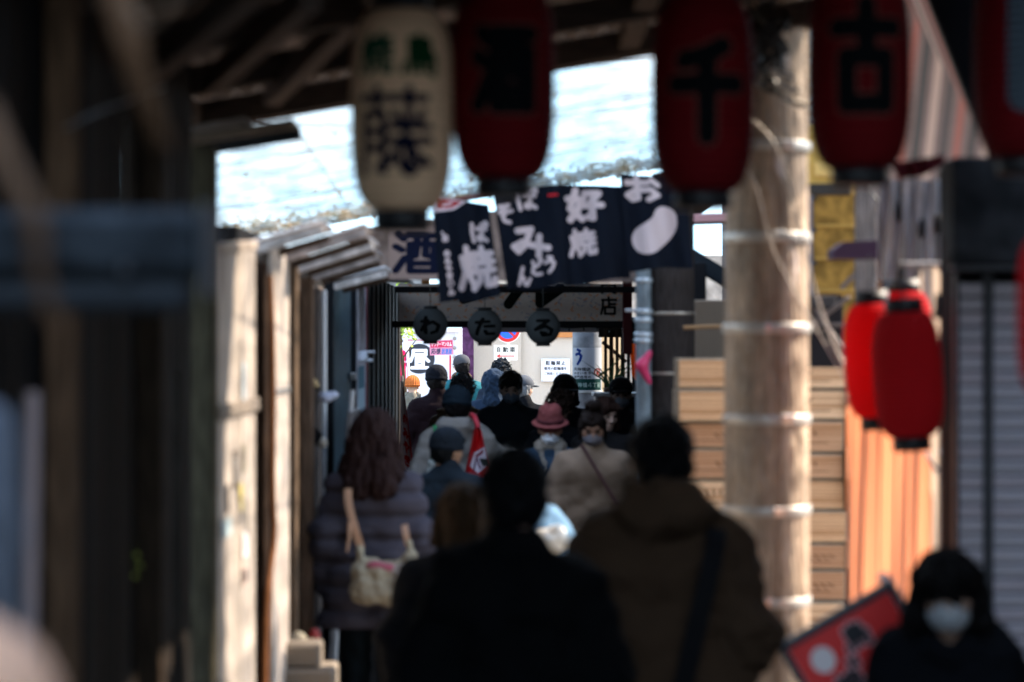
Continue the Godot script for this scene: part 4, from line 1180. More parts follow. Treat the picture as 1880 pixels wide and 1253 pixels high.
func covered_section() -> void:
	var t := thing("arcade_roof", "dark roof over the far part of the lane behind the noren", "roof")
	bx(t, "roof_slab", Vector3(0.1, 2.74, -18.0), Vector3(2.4, 0.06, 5.0), M(Color(0.05, 0.045, 0.04), 0.8), Vector3(0, 0, 0.09))
	for k in 5:
		bx(t, "joist", Vector3(0.08, 2.64, -16.5 - k * 0.95), Vector3(2.2, 0.08, 0.06), wood_x(0.02, 0.018, 0.018), Vector3(0, 0, 0.09))
	var h := thing("front_board", "taupe painted board across the lane with a large navy character", "sign", Vector3(0, 0, -13.15))
	var a := spot(650, 422, 13.15)
	var b := spot(1230, 345, 13.15)
	var c := spot(1230, 520, 13.15)
	var d := spot(650, 512, 13.15)
	part(h, "board", slab(PackedVector2Array([Vector2(a.x, a.y), Vector2(b.x, b.y), Vector2(c.x, c.y), Vector2(d.x, d.y)]), 0.04), M(Color(0.42, 0.31, 0.27), 0.8, "patch", Vector3.ONE * 2, 0.2))
	var im := canvas(128, 160, Color(0.65, 0.56, 0.53), 0.03)
	glyph(im, "酒", 10, 14, 104, 126, 9, Color(0.08, 0.1, 0.19))
	part(h, "lettering", print_sheet(0.3, 0.29), printed(itex(im), 0.8), Vector3(spot(764, 0, 13.12).x, spot(0, 464, 13.12).y, 0.0225))
	var e := thing("dark_awning", "small dark awning sloping down under the taupe board", "awning", spot(700, 520, 14.6))
	e.rotation.z = -0.05
	bx(e, "sheet", Vector3(0, 0.02, 0), Vector3(0.36, 0.016, 0.7), M(Color(0.03, 0.03, 0.034), 0.4))
	for k in 3:
		bx(e, "slat", Vector3(-0.08 + k * 0.08, 0.034, 0.25), Vector3(0.05, 0.012, 0.3), M(Color(0.5, 0.52, 0.55), 0.3), Vector3(0, 0, 0.15))
	# banner sign with flowers
	im = canvas(512, 80, Color(0.8, 0.74, 0.71), 0.05)
	for k in 240:
		var p := Vector2(rng.randf_range(0, 512), rng.randf_range(0, 80))
		line(im, p, p + Vector2(rng.randf_range(-7, 7), rng.randf_range(-5, 5)), 1.3, [Color(0.85, 0.55, 0.38), Color(0.6, 0.6, 0.66), Color(0.86, 0.6, 0.45)][k % 3])
	glyph(im, "ル", 232, -60, 130, 112, 11, Color(0.05, 0.06, 0.05))
	glyph(im, "ン", 130, -30, 80, 70, 10, Color(0.05, 0.06, 0.05))
	line(im, Vector2(372, 12), Vector2(412, 12), 4, Color(0.06, 0.06, 0.06))
	glyph(im, "門", 446, -14, 36, 34, 2.6, Color(0.1, 0.1, 0.1))
	glyph(im, "店", 446, 28, 36, 38, 2.6, Color(0.1, 0.1, 0.1))
	var bn := thing("shop_banner", "floral shop banner with thick dark characters above the round lanterns", "banner", spot(945, 556, 18.6))
	bx(bn, "board", Vector3(0, 0, -0.012), Vector3(1.8, 0.29, 0.02), M(Color(0.3, 0.27, 0.25), 0.8))
	part(bn, "print", print_sheet(1.78, 0.28), printed(itex(im), 0.8), Vector3(0, 0, 0.0))
	bx(bn, "side_trim", Vector3(0.86, 0.05, 0.02), Vector3(0.06, 0.36, 0.03), M(Color(0.1, 0.015, 0.02), 0.6))
	var b1 := part(self, "cross_beam", box(Vector3(1.9, 0.045, 0.08), 0.006), M(Color(0.008, 0.008, 0.01), 0.7), spot(965, 532, 17.6))
	tag(b1, "upper black beam just under the noren", "beam")
	var b2 := part(self, "cross_beam", box(Vector3(1.9, 0.05, 0.08), 0.006), M(Color(0.008, 0.008, 0.01), 0.7), spot(950, 596, 18.4))
	tag(b2, "lower black beam behind the round lanterns", "beam")
	var bl := part(self, "grey_soffit", box(Vector3(0.86, 0.05, 0.3), 0.006), M(Color(0.32, 0.3, 0.32), 0.8), spot(1012, 605, 20.4))
	tag(bl, "grey soffit board just below the lower black beam", "board")
	var post := part(self, "orange_post", box(Vector3(0.06, 0.5, 0.06), 0.006), M(Color(0.35, 0.16, 0.06), 0.6, "speck", Vector3.ONE * 6, 0.3), spot(781, 540, 19.2))
	tag(post, "short orange brown post at the left end of the floral banner", "post")
	# round lanterns
	var grp := "round lanterns in a row under the beam"
	var spec := [["わ", 790, 597, "first round grey lantern from the left, dark, under the noren"], ["た", 890, 600, "middle round grey lantern in front of the no parking sign"], ["る", 997, 601, "round grey lantern right of the no parking sign"]]
	for s in spec:
		var im3 := canvas(320, 160, Color(0.31, 0.325, 0.335), 0.03)
		glyph(im3, s[0], 128, 44, 66, 74, 6.5, Color(0.03, 0.035, 0.04))
		var l := thing("round_lantern", s[3], "lantern", spot(s[1], s[2], 17.0), 0.0, grp)
		var prof := []
		for i in 41:
			var an := lerpf(0.46, PI - 0.46, float(i) / 40.0)
			prof.append(Vector2(sin(an) * 0.121 + 0.0008 * absf(sin(i * 1.2)), -cos(an) * 0.126))
		part(l, "shade", lathe(prof, 36), printed(itex(im3), 0.8, Color(0.1, 0.11, 0.12)))
		for q in [-1.0, 1.0]:
			part(l, "end_ring", lathe([Vector2(0, -0.013), Vector2(0.05, -0.013), Vector2(0.05, 0.013), Vector2(0, 0.013)], 24), M(Color(0.012, 0.012, 0.014), 0.5), Vector3(0, q * 0.122, 0))
		part(l, "hanging_wire", tube([Vector3(0, 0.13, 0), Vector3(0, 0.18, 0), Vector3(0, 0.27, 0)], 0.003, 6), M(Color(0.04, 0.04, 0.04), 0.5))
	# right side under the arcade
	var rw := thing("slat_screen", "dark wooden screen of upright slats on the far right of the lane", "screen")
	for k in 6:
		var a2 := spot(1112 + k * 10.5, 0, 20.0 + (k % 2) * 0.3)
		bx(rw, "slat", Vector3(a2.x, 1.1, a2.z), Vector3(0.026 + 0.008 * (k % 2), 2.1, 0.03), wood(0.1 - 0.012 * k, 0.06 - 0.006 * k, 0.04))
	bx(rw, "rail", Vector3(0.89, 2.05, -20.1), Vector3(0.34, 0.14, 0.08), wood_x(0.05, 0.035, 0.03))
	bar(rw, "brace", spot(1106, 628, 20.4), spot(1150, 665, 20.4), 0.03, 0.03, wood(0.07, 0.04, 0.03))
	var ct := thing("counter", "black counter front on the right under the slats", "counter", Vector3(0.9, 0, -19.5))
	bx(ct, "body", Vector3(0, 0.75, 0), Vector3(0.44, 1.5, 0.5), M(Color(0.008, 0.009, 0.012), 0.7))
	bx(ct, "top", Vector3(-0.02, 1.52, 0), Vector3(0.46, 0.03, 0.54), M(Color(0.35, 0.35, 0.38), 0.5))
	var wl := part(self, "arcade_wall", box(Vector3(0.1, 2.4, 5.2), 0.006), M(Color(0.015, 0.015, 0.017), 0.8), Vector3(1.06, 1.2, -16.4))
	tag(wl, "black wall along the right side under the arcade roof", "wall")
	var rp := part(self, "maroon_post", box(Vector3(0.07, 2.5, 0.08), 0.006), M(Color(0.07, 0.012, 0.015), 0.6), Vector3(spot(1152, 0, 18.2).x, 1.25 + 0.9, -18.2))
	rp.mesh = box(Vector3(0.07, 0.6, 0.08), 0.006)
	tag(rp, "short maroon post at the right end of the banner", "post")
	var of := thing("orange_cloth", "orange cloth flag hanging beside the steel pipe", "flag")
	part(of, "cloth", cloth_panel(Vector2(1155, 630), Vector2(1172, 632), Vector2(1172, 702), Vector2(1160, 690), 19.0, 0.03, 0.5), M(Color(0.8, 0.25, 0.02), 0.8, "", Vector3.ONE, 0, {"back": Color(0.8, 0.25, 0.02)}))
	part(of, "pole", tube([spot(1170, 625, 19.0), spot(1171, 680, 19.0), spot(1172, 720, 19.0)], 0.008), M(Color(0.3, 0.3, 0.3), 0.5))
	# a plant with sword leaves
	var pl := thing("sword_plant", "potted plant with long dark sword shaped leaves by the slats", "plant", Vector3(spot(1122, 0, 19.9).x, 1.53, -19.7))
	for k in 16:
		var a3 := k * 2.4
		var len := 0.16 + 0.2 * rng.randf()
		var dir := Vector3(cos(a3) * 0.55, 1.0 - 0.4 * rng.randf(), sin(a3) * 0.4).normalized() * len
		var sd := Vector3(0.009, 0, 0.004)
		var m := dir * 0.55
		var tip := dir + Vector3(cos(a3), -0.25, 0) * len * 0.25
		part(pl, "leaf", grid(PackedVector3Array([-sd * 0.5, sd * 0.5, m - sd, m + sd, tip - sd * 0.1, tip + sd * 0.1]), 2, 3), M(Color(0.03, 0.07, 0.025), 0.45, "", Vector3.ONE, 0, {"back": Color(0.04, 0.1, 0.02)}))
	part(pl, "pot", lathe([Vector2(0, 0), Vector2(0.06, 0), Vector2(0.075, 0.06), Vector2(0.0, 0.06)], 16), M(Color(0.1, 0.05, 0.035), 0.7), Vector3(0, -0.02, 0))
	part(pl, "long_leaf", tube(smooth_path([spot(1100, 690, 19.9), spot(1125, 672, 19.9), spot(1148, 648, 19.9)]), 0.012, 5, 0.002), M(Color(0.05, 0.08, 0.02), 0.5), -pl.position)
	# round pillar with its posters
	var cp := thing("round_pillar", "thick round grey pillar with posters at the end of the lane", "pillar", Vector3(spot(1078, 0, 21.5).x, 0, -21.5))
	part(cp, "shaft", lathe([Vector2(0.13, 0), Vector2(0.13, 2.2), Vector2(0, 2.2)], 32), M(Color(0.34, 0.36, 0.39), 0.6, "patch", Vector3.ONE * 2, 0.1))
	im = canvas(128, 160, Color(0.62, 0.64, 0.67), 0.02)
	glyph(im, "う", 12, 2, 40, 62, 5, Color(0.04, 0.16, 0.4))
	words(im, "天神橋店", 10, 74, 15, 12, Vector2(17, 0), 1.1, Color(0.25, 0.26, 0.28))
	words(im, "のさいきや", 10, 90, 12, 10, Vector2(14, 0), 1.0, Color(0.25, 0.26, 0.28))
	words(im, "専門店用の", 10, 104, 12, 10, Vector2(14, 0), 1.0, Color(0.25, 0.26, 0.28))
	disc(im, 104, 92, 16, Color(0.42, 0.14, 0.13))
	disc(im, 104, 92, 11, Color(0.62, 0.6, 0.6))
	glyph(im, "目", 98, 85, 12, 14, 2, Color(0.45, 0.16, 0.14))
	shape(im, PackedVector2Array([Vector2(4, 116), Vector2(124, 116), Vector2(124, 158), Vector2(4, 158)]), Color(0.05, 0.2, 0.19))
	words(im, "天神橋4丁目", 12, 130, 15, 17, Vector2(18, 0), 1.2, Color(0.5, 0.58, 0.57))
	var pts := PackedVector3Array()
	for j in 2:
		for i in 13:
			var an := lerpf(-1.25, 1.2, i / 12.0)
			pts.append(Vector3(sin(an) * 0.1335, (1.89 if j == 0 else 1.51), cos(an) * 0.1335))
	part(cp, "poster", grid(pts, 13, 2), printed(itex(im), 0.6))
	part(cp, "plate_edge", lathe([Vector2(0.135, 1.49), Vector2(0.137, 1.5), Vector2(0.135, 1.512)], 32), M(Color(0.4, 0.42, 0.42), 0.5))
	# string of small bulbs
	var sl := thing("bulb_string", "string of tiny unlit bulbs under the lower beam", "lights", Vector3(0, 0, 0))
	var path := smooth_path([spot(1010, 598, 18.8), spot(1045, 603, 18.8), spot(1085, 601, 18.8), spot(1120, 606, 18.8), spot(1150, 600, 18.8)])
	part(sl, "wire", tube(path, 0.004, 5), M(Color(0.01, 0.01, 0.01), 0.5))
	for k in range(2, 24, 4):
		part(sl, "bulb", net([["e", Vector3.ZERO, Vector3(0.008, 0.014, 0.008), 0.004]], 0.004), M(Color(0.02, 0.02, 0.02), 0.2), path[k] + Vector3(0, -0.014, 0))

func far_street() -> void:
	var plaster := M(Color(0.9, 0.77, 0.64), 0.9, "speck", Vector3.ONE * 1.6, 0.5)
	var w := thing("plaster_building", "cream rendered building closing the end of the lane", "building", Vector3(0, 0, -40))
	bx(w, "wall", Vector3(0.2, 1.7, -1.5), Vector3(1.9, 3.4, 3.0), plaster)
	bx(w, "corner_pier", Vector3(-0.28, 1.7, 0.06), Vector3(0.86, 3.4, 0.1), M(Color(0.84, 0.71, 0.58), 0.9, "speck", Vector3.ONE * 1.6, 0.5))
	bx(w, "roof", Vector3(0.2, 3.44, -1.4), Vector3(2.2, 0.08, 3.4), M(Color(0.2, 0.19, 0.18), 0.8))
	bx(w, "orange_trim", Vector3(0.8, 2.06, 0.03), Vector3(0.5, 0.1, 0.06), M(Color(0.5, 0.2, 0.07), 0.7))
	bx(w, "base", Vector3(0.2, 0.2, 0.02), Vector3(1.92, 0.4, 0.06), M(Color(0.3, 0.28, 0.26), 0.8))
	var rn := thing("rear_building", "brown and white street buildings far behind the slats", "building", Vector3(3.6, 0, -41))
	bx(rn, "wall", Vector3(0, 1.7, -1), Vector3(4.6, 3.4, 2), M(Color(0.6, 0.5, 0.42), 0.9, "patch", Vector3.ONE * 0.7, 0.2))
	bx(rn, "door", Vector3(-1.95, 1.05, 0.03), Vector3(0.5, 2.1, 0.06), M(Color(0.75, 0.5, 0.28), 0.6))
	bx(rn, "door_frame", Vector3(-2.24, 1.1, 0.04), Vector3(0.08, 2.2, 0.08), M(Color(0.55, 0.05, 0.05), 0.6))
	var ln := thing("left_building", "grey shop building far off at the left end of the lane", "building", Vector3(-5.2, 0, -43))
	bx(ln, "wall", Vector3(0, 1.6, 0), Vector3(7.4, 3.2, 2), M(Color(0.4, 0.38, 0.36), 0.9, "patch", Vector3.ONE * 0.7, 0.2))
	bx(ln, "eave", Vector3(3.0, 2.75, 1.2), Vector3(1.2, 0.08, 0.6), M(Color(0.1, 0.1, 0.1), 0.7))
	var pu := part(self, "purple_panel", box(Vector3(0.19, 2.35, 0.12), 0.006), M(Color(0.12, 0.045, 0.12), 0.6, "patch", Vector3.ONE * 2, 0.1), Vector3(spot(859, 0, 39.6).x, 1.175, -39.6))
	tag(pu, "purple upright panel between the white sign and the cream wall", "panel")
	# lunch sign with bulbs round its frame
	var im := canvas(256, 320, Color(0.82, 0.82, 0.86), 0.015)
	line(im, Vector2(46, 36), Vector2(140, 36), 2, Color(0.7, 0.15, 0.2))
	line(im, Vector2(235, 104), Vector2(235, 310), 3.5, Color(0.75, 0.1, 0.15))
	disc(im, 106, 116, 64, Color(0.1, 0.12, 0.17))
	glyph(im, "昼", 66, 74, 80, 84, 7, Color(0.93, 0.93, 0.95))
	shape(im, PackedVector2Array([Vector2(148, 38), Vector2(247, 34), Vector2(249, 98), Vector2(150, 102)]), Color(0.8, 0.5, 0.6))
	shape(im, PackedVector2Array([Vector2(152, 42), Vector2(243, 38), Vector2(244, 66), Vector2(153, 69)]), Color(0.75, 0.12, 0.3))
	words(im, "サラリーマンさん", 155, 44, 10, 18, Vector2(11, 0), 1.3, Color(0.97, 0.9, 0.88))
	words(im, "応援", 156, 72, 18, 24, Vector2(20, 0), 1.5, Color(0.15, 0.12, 0.25))
	words(im, "居酒屋", 199, 72, 13, 24, Vector2(15, 0), 1.4, Color(0.25, 0.4, 0.7))
	var sg := thing("lunch_sign", "white shop sign with a dark disc and one big white character", "sign", Vector3(spot(782, 0, 38.8).x, 0, -38.8))
	bx(sg, "panel", Vector3(0, 1.36, 0), Vector3(1.06, 1.5, 0.1), M(Color(0.8, 0.8, 0.83), 0.5))
	part(sg, "print", print_sheet(0.98, 1.2), printed(itex(im), 0.5), Vector3(-0.02, 1.5, 0.053))
	bx(sg, "frame", Vector3(0, 2.12, 0.04), Vector3(1.16, 0.05, 0.16), M(Color(0.8, 0.8, 0.84), 0.4))
	bx(sg, "frame", Vector3(0.555, 1.36, 0.04), Vector3(0.05, 1.47, 0.16), M(Color(0.8, 0.8, 0.84), 0.4))
	bx(sg, "frame", Vector3(-0.555, 1.36, 0.04), Vector3(0.05, 1.47, 0.16), M(Color(0.8, 0.8, 0.84), 0.4))
	for k in 9:
		var at := Vector3(0.46, 1.99 - 0.15 * k, 0.06) if k < 6 else Vector3(-0.42 + (k - 6) * 0.42 - (0.2 if k == 8 else 0.0), 2.0, 0.06)
		part(sg, "bulb", net([["e", Vector3.ZERO, Vector3(0.03, 0.03, 0.024), 0.01]], 0.01), M(Color(0.3, 0.26, 0.24), 0.25), at)
	for s in [-1.0, 1.0]:
		bx(sg, "leg", Vector3(s * 0.45, 0.3, 0), Vector3(0.06, 0.62, 0.06), M(Color(0.2, 0.2, 0.2), 0.5))
	# street signs on a post
	var st := thing("no_parking_sign", "round blue and red no parking sign with its white plate on a thin post", "sign", Vector3(spot(932, 0, 37.5).x, 0, -37.5))
	im = canvas(128, 128, Color(0.85, 0.1, 0.09), 0.0)
	disc(im, 64, 64, 47, Color(0.07, 0.38, 0.86))
	line(im, Vector2(30, 30), Vector2(98, 98), 6, Color(0.75, 0.1, 0.16))
	var prof := PackedVector3Array()
	for j in 2:
		for i in 33:
			var an := TAU * i / 32.0
			prof.append(Vector3.ZERO if j == 1 else Vector3(cos(an), sin(an), 0) * 0.19)
	var dm := grid(prof, 33, 2)
	var ar := dm.surface_get_arrays(0)
	var uv := PackedVector2Array()
	var nn := PackedVector3Array()
	for p in ar[Mesh.ARRAY_VERTEX]:
		uv.append(Vector2(0.5 + p.x / 0.38, 0.5 - p.y / 0.38))
		nn.append(Vector3(0, 0, 1))
	ar[Mesh.ARRAY_TEX_UV] = uv
	ar[Mesh.ARRAY_NORMAL] = nn
	var ix: PackedInt32Array = ar[Mesh.ARRAY_INDEX]
	var vv: PackedVector3Array = ar[Mesh.ARRAY_VERTEX]
	for k in range(0, ix.size(), 3):
		if (vv[ix[k + 1]] - vv[ix[k]]).cross(vv[ix[k + 2]] - vv[ix[k]]).z > 0.0:
			var q := ix[k + 1]
			ix[k + 1] = ix[k + 2]
			ix[k + 2] = q
	ar[Mesh.ARRAY_INDEX] = ix
	dm = ArrayMesh.new()
	dm.add_surface_from_arrays(Mesh.PRIMITIVE_TRIANGLES, ar)
	var sy := spot(0, 607, 37.5).y
	part(st, "disc_face", dm, printed(itex(im), 0.4), Vector3(0.0, sy + 0.01, 0.045))
	part(st, "disc", lathe([Vector2(0, -0.008), Vector2(0.2, -0.008), Vector2(0.204, 0), Vector2(0.2, 0.008), Vector2(0, 0.008)], 32), M(Color(0.8, 0.8, 0.8), 0.4), Vector3(0, sy + 0.01, 0.032), Vector3(PI / 2, 0, 0))
	im = canvas(128, 84, Color(0.9, 0.87, 0.82), 0.01)
	words(im, "自動車", 8, 8, 30, 30, Vector2(40, 0), 1.9, Color(0.1, 0.1, 0.1))
	line(im, Vector2(16, 62), Vector2(112, 62), 3, Color(0.75, 0.1, 0.1))
	line(im, Vector2(16, 62), Vector2(30, 54), 3, Color(0.75, 0.1, 0.1))
	line(im, Vector2(16, 62), Vector2(30, 70), 3, Color(0.75, 0.1, 0.1))
	var py := spot(0, 648, 37.5).y
	bx(st, "plate", Vector3(-0.03, py, 0.03), Vector3(0.365, 0.235, 0.012), M(Color(0.8, 0.78, 0.74), 0.4), Vector3.ZERO, 0.004)
	part(st, "plate_print", print_sheet(0.345, 0.22), printed(itex(im), 0.4), Vector3(-0.03, py, 0.0385))
	part(st, "post", tube([Vector3(0, 0, 0), Vector3(0, 1.2, 0), Vector3(0, 2.25, 0)], 0.024, 10), M(Color(0.55, 0.53, 0.5), 0.4))
	im = canvas(160, 130, Color(0.9, 0.9, 0.93), 0.01)
	words(im, "駐輪禁止", 24, 10, 24, 26, Vector2(30, 0), 1.7, Color(0.1, 0.1, 0.12))
	words(im, "専用の駐輪場を", 14, 46, 18, 20, Vector2(19, 0), 1.2, Color(0.1, 0.1, 0.12))
	words(im, "ご利用ください。", 14, 78, 15, 18, Vector2(17, 0), 1.2, Color(0.1, 0.1, 0.12))
	var np := thing("notice_plate", "white rectangular no cycle parking notice screwed to the cream wall", "sign", Vector3(spot(1020, 0, 39.9).x, spot(0, 680, 39.9).y, -39.955))
	bx(np, "plate", Vector3.ZERO, Vector3(0.47, 0.375, 0.016), M(Color(0.82, 0.82, 0.85), 0.4), Vector3.ZERO, 0.004)
	part(np, "print", print_sheet(0.455, 0.36), printed(itex(im), 0.4), Vector3(0, 0, 0.0105))
	for q in [Vector2(-0.21, 0.165), Vector2(0.21, 0.165), Vector2(-0.21, -0.165), Vector2(0.21, -0.165)]:
		part(np, "screw", net([["e", Vector3.ZERO, Vector3(0.01, 0.01, 0.006), 0.004]], 0.004), M(Color(0.2, 0.2, 0.2), 0.4), Vector3(q.x, q.y, 0.012))
	# flags
	var fl := thing("magenta_flag", "magenta banner flag on a leaning white pole", "flag")
	part(fl, "cloth", cloth_panel(Vector2(731, 640), Vector2(744, 645), Vector2(748, 760), Vector2(734, 760), 35.0, 0.08, 0.5), M(Color(0.75, 0.03, 0.2), 0.8, "", Vector3.ONE, 0, {"back": Color(0.6, 0.03, 0.16)}))
	part(fl, "pole", tube([spot(741, 600, 35.0), spot(748, 650, 35.0), Vector3(spot(760, 0, 35.0).x, 0.0, -35.0)], 0.02, 8), M(Color(0.82, 0.82, 0.86), 0.4))
	part(fl, "bracket", tube([spot(737, 667, 35.0), spot(743, 665, 35.0), spot(751, 664, 35.0)], 0.016, 8), M(Color(0.82, 0.82, 0.86), 0.4))
	im = canvas(64, 320, Color(0.55, 0.53, 0.58), 0.05)
	words(im, "おこのみやき", 14, 14, 36, 40, Vector2(0, 50), 4.5, Color(0.5, 0.05, 0.08))
	shape(im, PackedVector2Array([Vector2(52, 0), Vector2(64, 0), Vector2(64, 320), Vector2(52, 320)]), Color(0.45, 0.04, 0.06))
	var f2 := thing("red_white_flag", "narrow red and white lettered flag by the dark left boards", "flag")
	part(f2, "cloth", cloth_panel(Vector2(735, 700), Vector2(740, 700), Vector2(761, 868), Vector2(737, 862), 20.8, 0.02, 0.5), printed(itex(im), 0.85))
	part(f2, "pole", tube([spot(738, 690, 20.8), spot(737, 780, 20.8), Vector3(spot(736, 0, 20.8).x, 0.0, -20.8)], 0.01, 8), M(Color(0.3, 0.3, 0.3), 0.5))
	# sunlit shrub at the corner
	var sh := thing("corner_shrub", "sunlit yellow green shrub beside the far left corner", "shrub", Vector3(spot(742, 0, 32.0).x, 0, -32.0))
	part(sh, "trunk", tube(smooth_path([Vector3(0, 0, 0), Vector3(0.03, 1.0, 0), Vector3(-0.05, 2.0, 0), Vector3(0.02, 2.5, 0.02)]), 0.035, 8, 0.01), wood(0.12, 0.08, 0.05))
	for k in 5:
		var yy := 1.5 + k * 0.22
		part(sh, "branch", tube([Vector3(-0.02, yy, 0), Vector3(0.12 * sin(k * 2.4), yy + 0.15, 0.1 * cos(k * 2.4)), Vector3(0.24 * sin(k * 2.4), yy + 0.26, 0.2 * cos(k * 2.4))], 0.012, 6, 0.005), wood(0.12, 0.08, 0.05))
	var mm := MultiMesh.new()
	mm.transform_format = MultiMesh.TRANSFORM_3D
	mm.mesh = grid(PackedVector3Array([Vector3(0, 0, 0), Vector3(0.03, 0.04, 0.01), Vector3(0.03, -0.01, 0.01), Vector3(0.085, 0.03, 0)]), 2, 2)
	mm.instance_count = 420
	for i in 420:
		var c := Vector3(rng.randfn(0, 0.1), 2.28 + rng.randfn(0, 0.15), rng.randfn(0, 0.12))
		mm.set_instance_transform(i, Transform3D(Basis.from_euler(Vector3(rng.randf() * TAU, rng.randf() * TAU, rng.randf() * TAU)), c))
	var mi := MultiMeshInstance3D.new()
	mi.name = "crown"
	mi.multimesh = mm
	mi.material_override = M(Color(0.3, 0.4, 0.05), 0.5, "", Vector3.ONE, 0, {"back": Color(0.35, 0.45, 0.04)})
	mi.set_meta("kind", "stuff")
	sh.add_child(mi, true)

func canopy_y(x: float, d: float) -> float:
	return 2.955 + 0.165 * x - 0.047 * (d - 8.5)

func small_things() -> void:
	# clear corrugated canopy between the two roofs, with fallen leaves on its lower edge
	var t := thing("clear_canopy", "clear corrugated plastic canopy between the near and the far roof", "canopy")
	var dn := FastNoiseLite.new()
	dn.seed = 9
	dn.frequency = 0.016
	dn.fractal_octaves = 5
	var d1 := dn.get_seamless_image(256, 256)
	dn.seed = 31
	var d2 := dn.get_seamless_image(256, 256)
	var dirt := Image.create(256, 256, false, Image.FORMAT_RGBA8)
	for y in 256:
		for x in 256:
			var k := d1.get_pixel(x, y).r
			var c := Color(0.78, 0.88, 0.93).lerp(Color(0.72, 0.62, 0.48), clampf((d2.get_pixel(x, y).r - 0.5) * 3.0, 0, 0.8))
			c.a = clampf(0.555 + (k - 0.5) * 0.6, 0.25, 0.75)
			dirt.set_pixel(x, y, c)
	var glass := StandardMaterial3D.new()
	glass.albedo_texture = itex(dirt)
	glass.transparency = BaseMaterial3D.TRANSPARENCY_ALPHA
	glass.roughness = 0.5
	glass.uv1_scale = Vector3(1.0, 3.0, 1.0)
	for k in 4:                                # sheets with their ridges running across the lane
		var pts := PackedVector3Array()
		for j in 281:
			for i in 3:
				var x := -1.75 + k * 0.9 + 0.92 * i / 2.0
				var d := 13.06 - 4.5 * j / 280.0
				pts.append(Vector3(x, canopy_y(x, d) + 0.004 * k + 0.006 * sin(j * TAU / 8.0 + k), -d))
		part(t, "sheet", grid(pts, 3, 281), glass)
	for d in [9.9, 11.4]:
		part(t, "support_wire", tube([Vector3(-1.7, canopy_y(-1.7, d) - 0.02, -d), Vector3(0, canopy_y(0, d) - 0.02, -d), Vector3(1.8, canopy_y(1.8, d) - 0.02, -d)], 0.003, 6), M(Color(0.35, 0.33, 0.3), 0.5))
	var mm := MultiMesh.new()
	mm.transform_format = MultiMesh.TRANSFORM_3D
	mm.use_colors = true
	mm.mesh = grid(PackedVector3Array([Vector3(0, 0, 0), Vector3(0.015, 0.009, 0.016), Vector3(0.015, 0.008, -0.015), Vector3(0.04, 0.0, 0.0)]), 2, 2)
	mm.instance_count = 2600
	for i in 2600:
		var x := rng.randf_range(-1.7, 1.8)
		var d := 13.2 - absf(rng.randfn(0, 0.3)) if i < 2560 else rng.randf_range(8.8, 13.0)
		mm.set_instance_transform(i, Transform3D(Basis.from_euler(Vector3(rng.randfn(0, 0.5), rng.randf() * TAU, rng.randfn(0, 0.5))), Vector3(x, canopy_y(x, d) + 0.03, -d)))
		mm.set_instance_color(i, [Color(0.3, 0.24, 0.1), Color(0.42, 0.28, 0.12), Color(0.2, 0.2, 0.1), Color(0.5, 0.42, 0.28)][i % 4])
	var mi := MultiMeshInstance3D.new()
	mi.name = "leaf_litter"
	mi.multimesh = mm
	var lm := StandardMaterial3D.new()
	lm.vertex_color_use_as_albedo = true
	lm.roughness = 0.8
	lm.backlight_enabled = true
	lm.backlight = Color(0.7, 0.6, 0.4)
	mi.material_override = lm
	mi.set_meta("kind", "stuff")
	mi.set_meta("label", "fallen brown leaves lying along the low edge of the clear canopy")
	mi.set_meta("category", "leaf litter")
	add_child(mi)
	for k in 3:
		var wv := part(self, "overhead_wire", tube(smooth_path([Vector3(-2.2, 3.0 + 0.1 * k, -11.0 + k), Vector3(-0.2, 2.98 + 0.12 * k, -11.4 + k), Vector3(2.4, 3.35 + 0.1 * k, -12.0 + k)]), 0.0035, 6), M(Color(0.05, 0.05, 0.055), 0.5))
		tag(wv, ["lowest overhead wire crossing the bright gap", "middle overhead wire crossing the bright gap", "highest overhead wire crossing the bright gap"][k], "wire")

# ==================================================================== people
var head_mesh_: ArrayMesh
var hands := {}

func head_mesh() -> ArrayMesh:        # origin at the middle of the head, face towards +z, 0.23 m tall
	if head_mesh_ == null:
		head_mesh_ = net([
			["e", Vector3(0, 0.03, -0.012), Vector3(0.076, 0.085, 0.093), 0.02],
			["e", Vector3(0, -0.045, 0.022), Vector3(0.058, 0.068, 0.064), 0.04],
			["e", Vector3(0, -0.095, 0.055), Vector3(0.026, 0.02, 0.024), 0.03],
			["e", Vector3(0.04, -0.02, 0.05), Vector3(0.024, 0.022, 0.024), 0.03], ["e", Vector3(-0.04, -0.02, 0.05), Vector3(0.024, 0.022, 0.024), 0.03],
			["c", Vector3(-0.034, 0.022, 0.073), Vector3(0.034, 0.022, 0.073), 0.012, 0.012, 0.02],
			["-", Vector3(0.032, 0.002, 0.096), Vector3(0.018, 0.013, 0.018), 0.012], ["-", Vector3(-0.032, 0.002, 0.096), Vector3(0.018, 0.013, 0.018), 0.012],
			["c", Vector3(0, 0.008, 0.084), Vector3(0, -0.03, 0.1), 0.008, 0.012, 0.012],
			["e", Vector3(0.012, -0.034, 0.09), Vector3(0.009, 0.008, 0.01), 0.01], ["e", Vector3(-0.012, -0.034, 0.09), Vector3(0.009, 0.008, 0.01), 0.01],
			["c", Vector3(-0.02, -0.063, 0.077), Vector3(0.02, -0.063, 0.077), 0.007, 0.007, 0.008], ["c", Vector3(-0.016, -0.073, 0.076), Vector3(0.016, -0.073, 0.076), 0.008, 0.008, 0.008],
			["e", Vector3(0.077, -0.008, -0.006), Vector3(0.011, 0.032, 0.019), 0.008], ["e", Vector3(-0.077, -0.008, -0.006), Vector3(0.011, 0.032, 0.019), 0.008],
			["c", Vector3(0, -0.05, -0.02), Vector3(0, -0.15, -0.03), 0.05, 0.053, 0.02]], 0.006)
	return head_mesh_

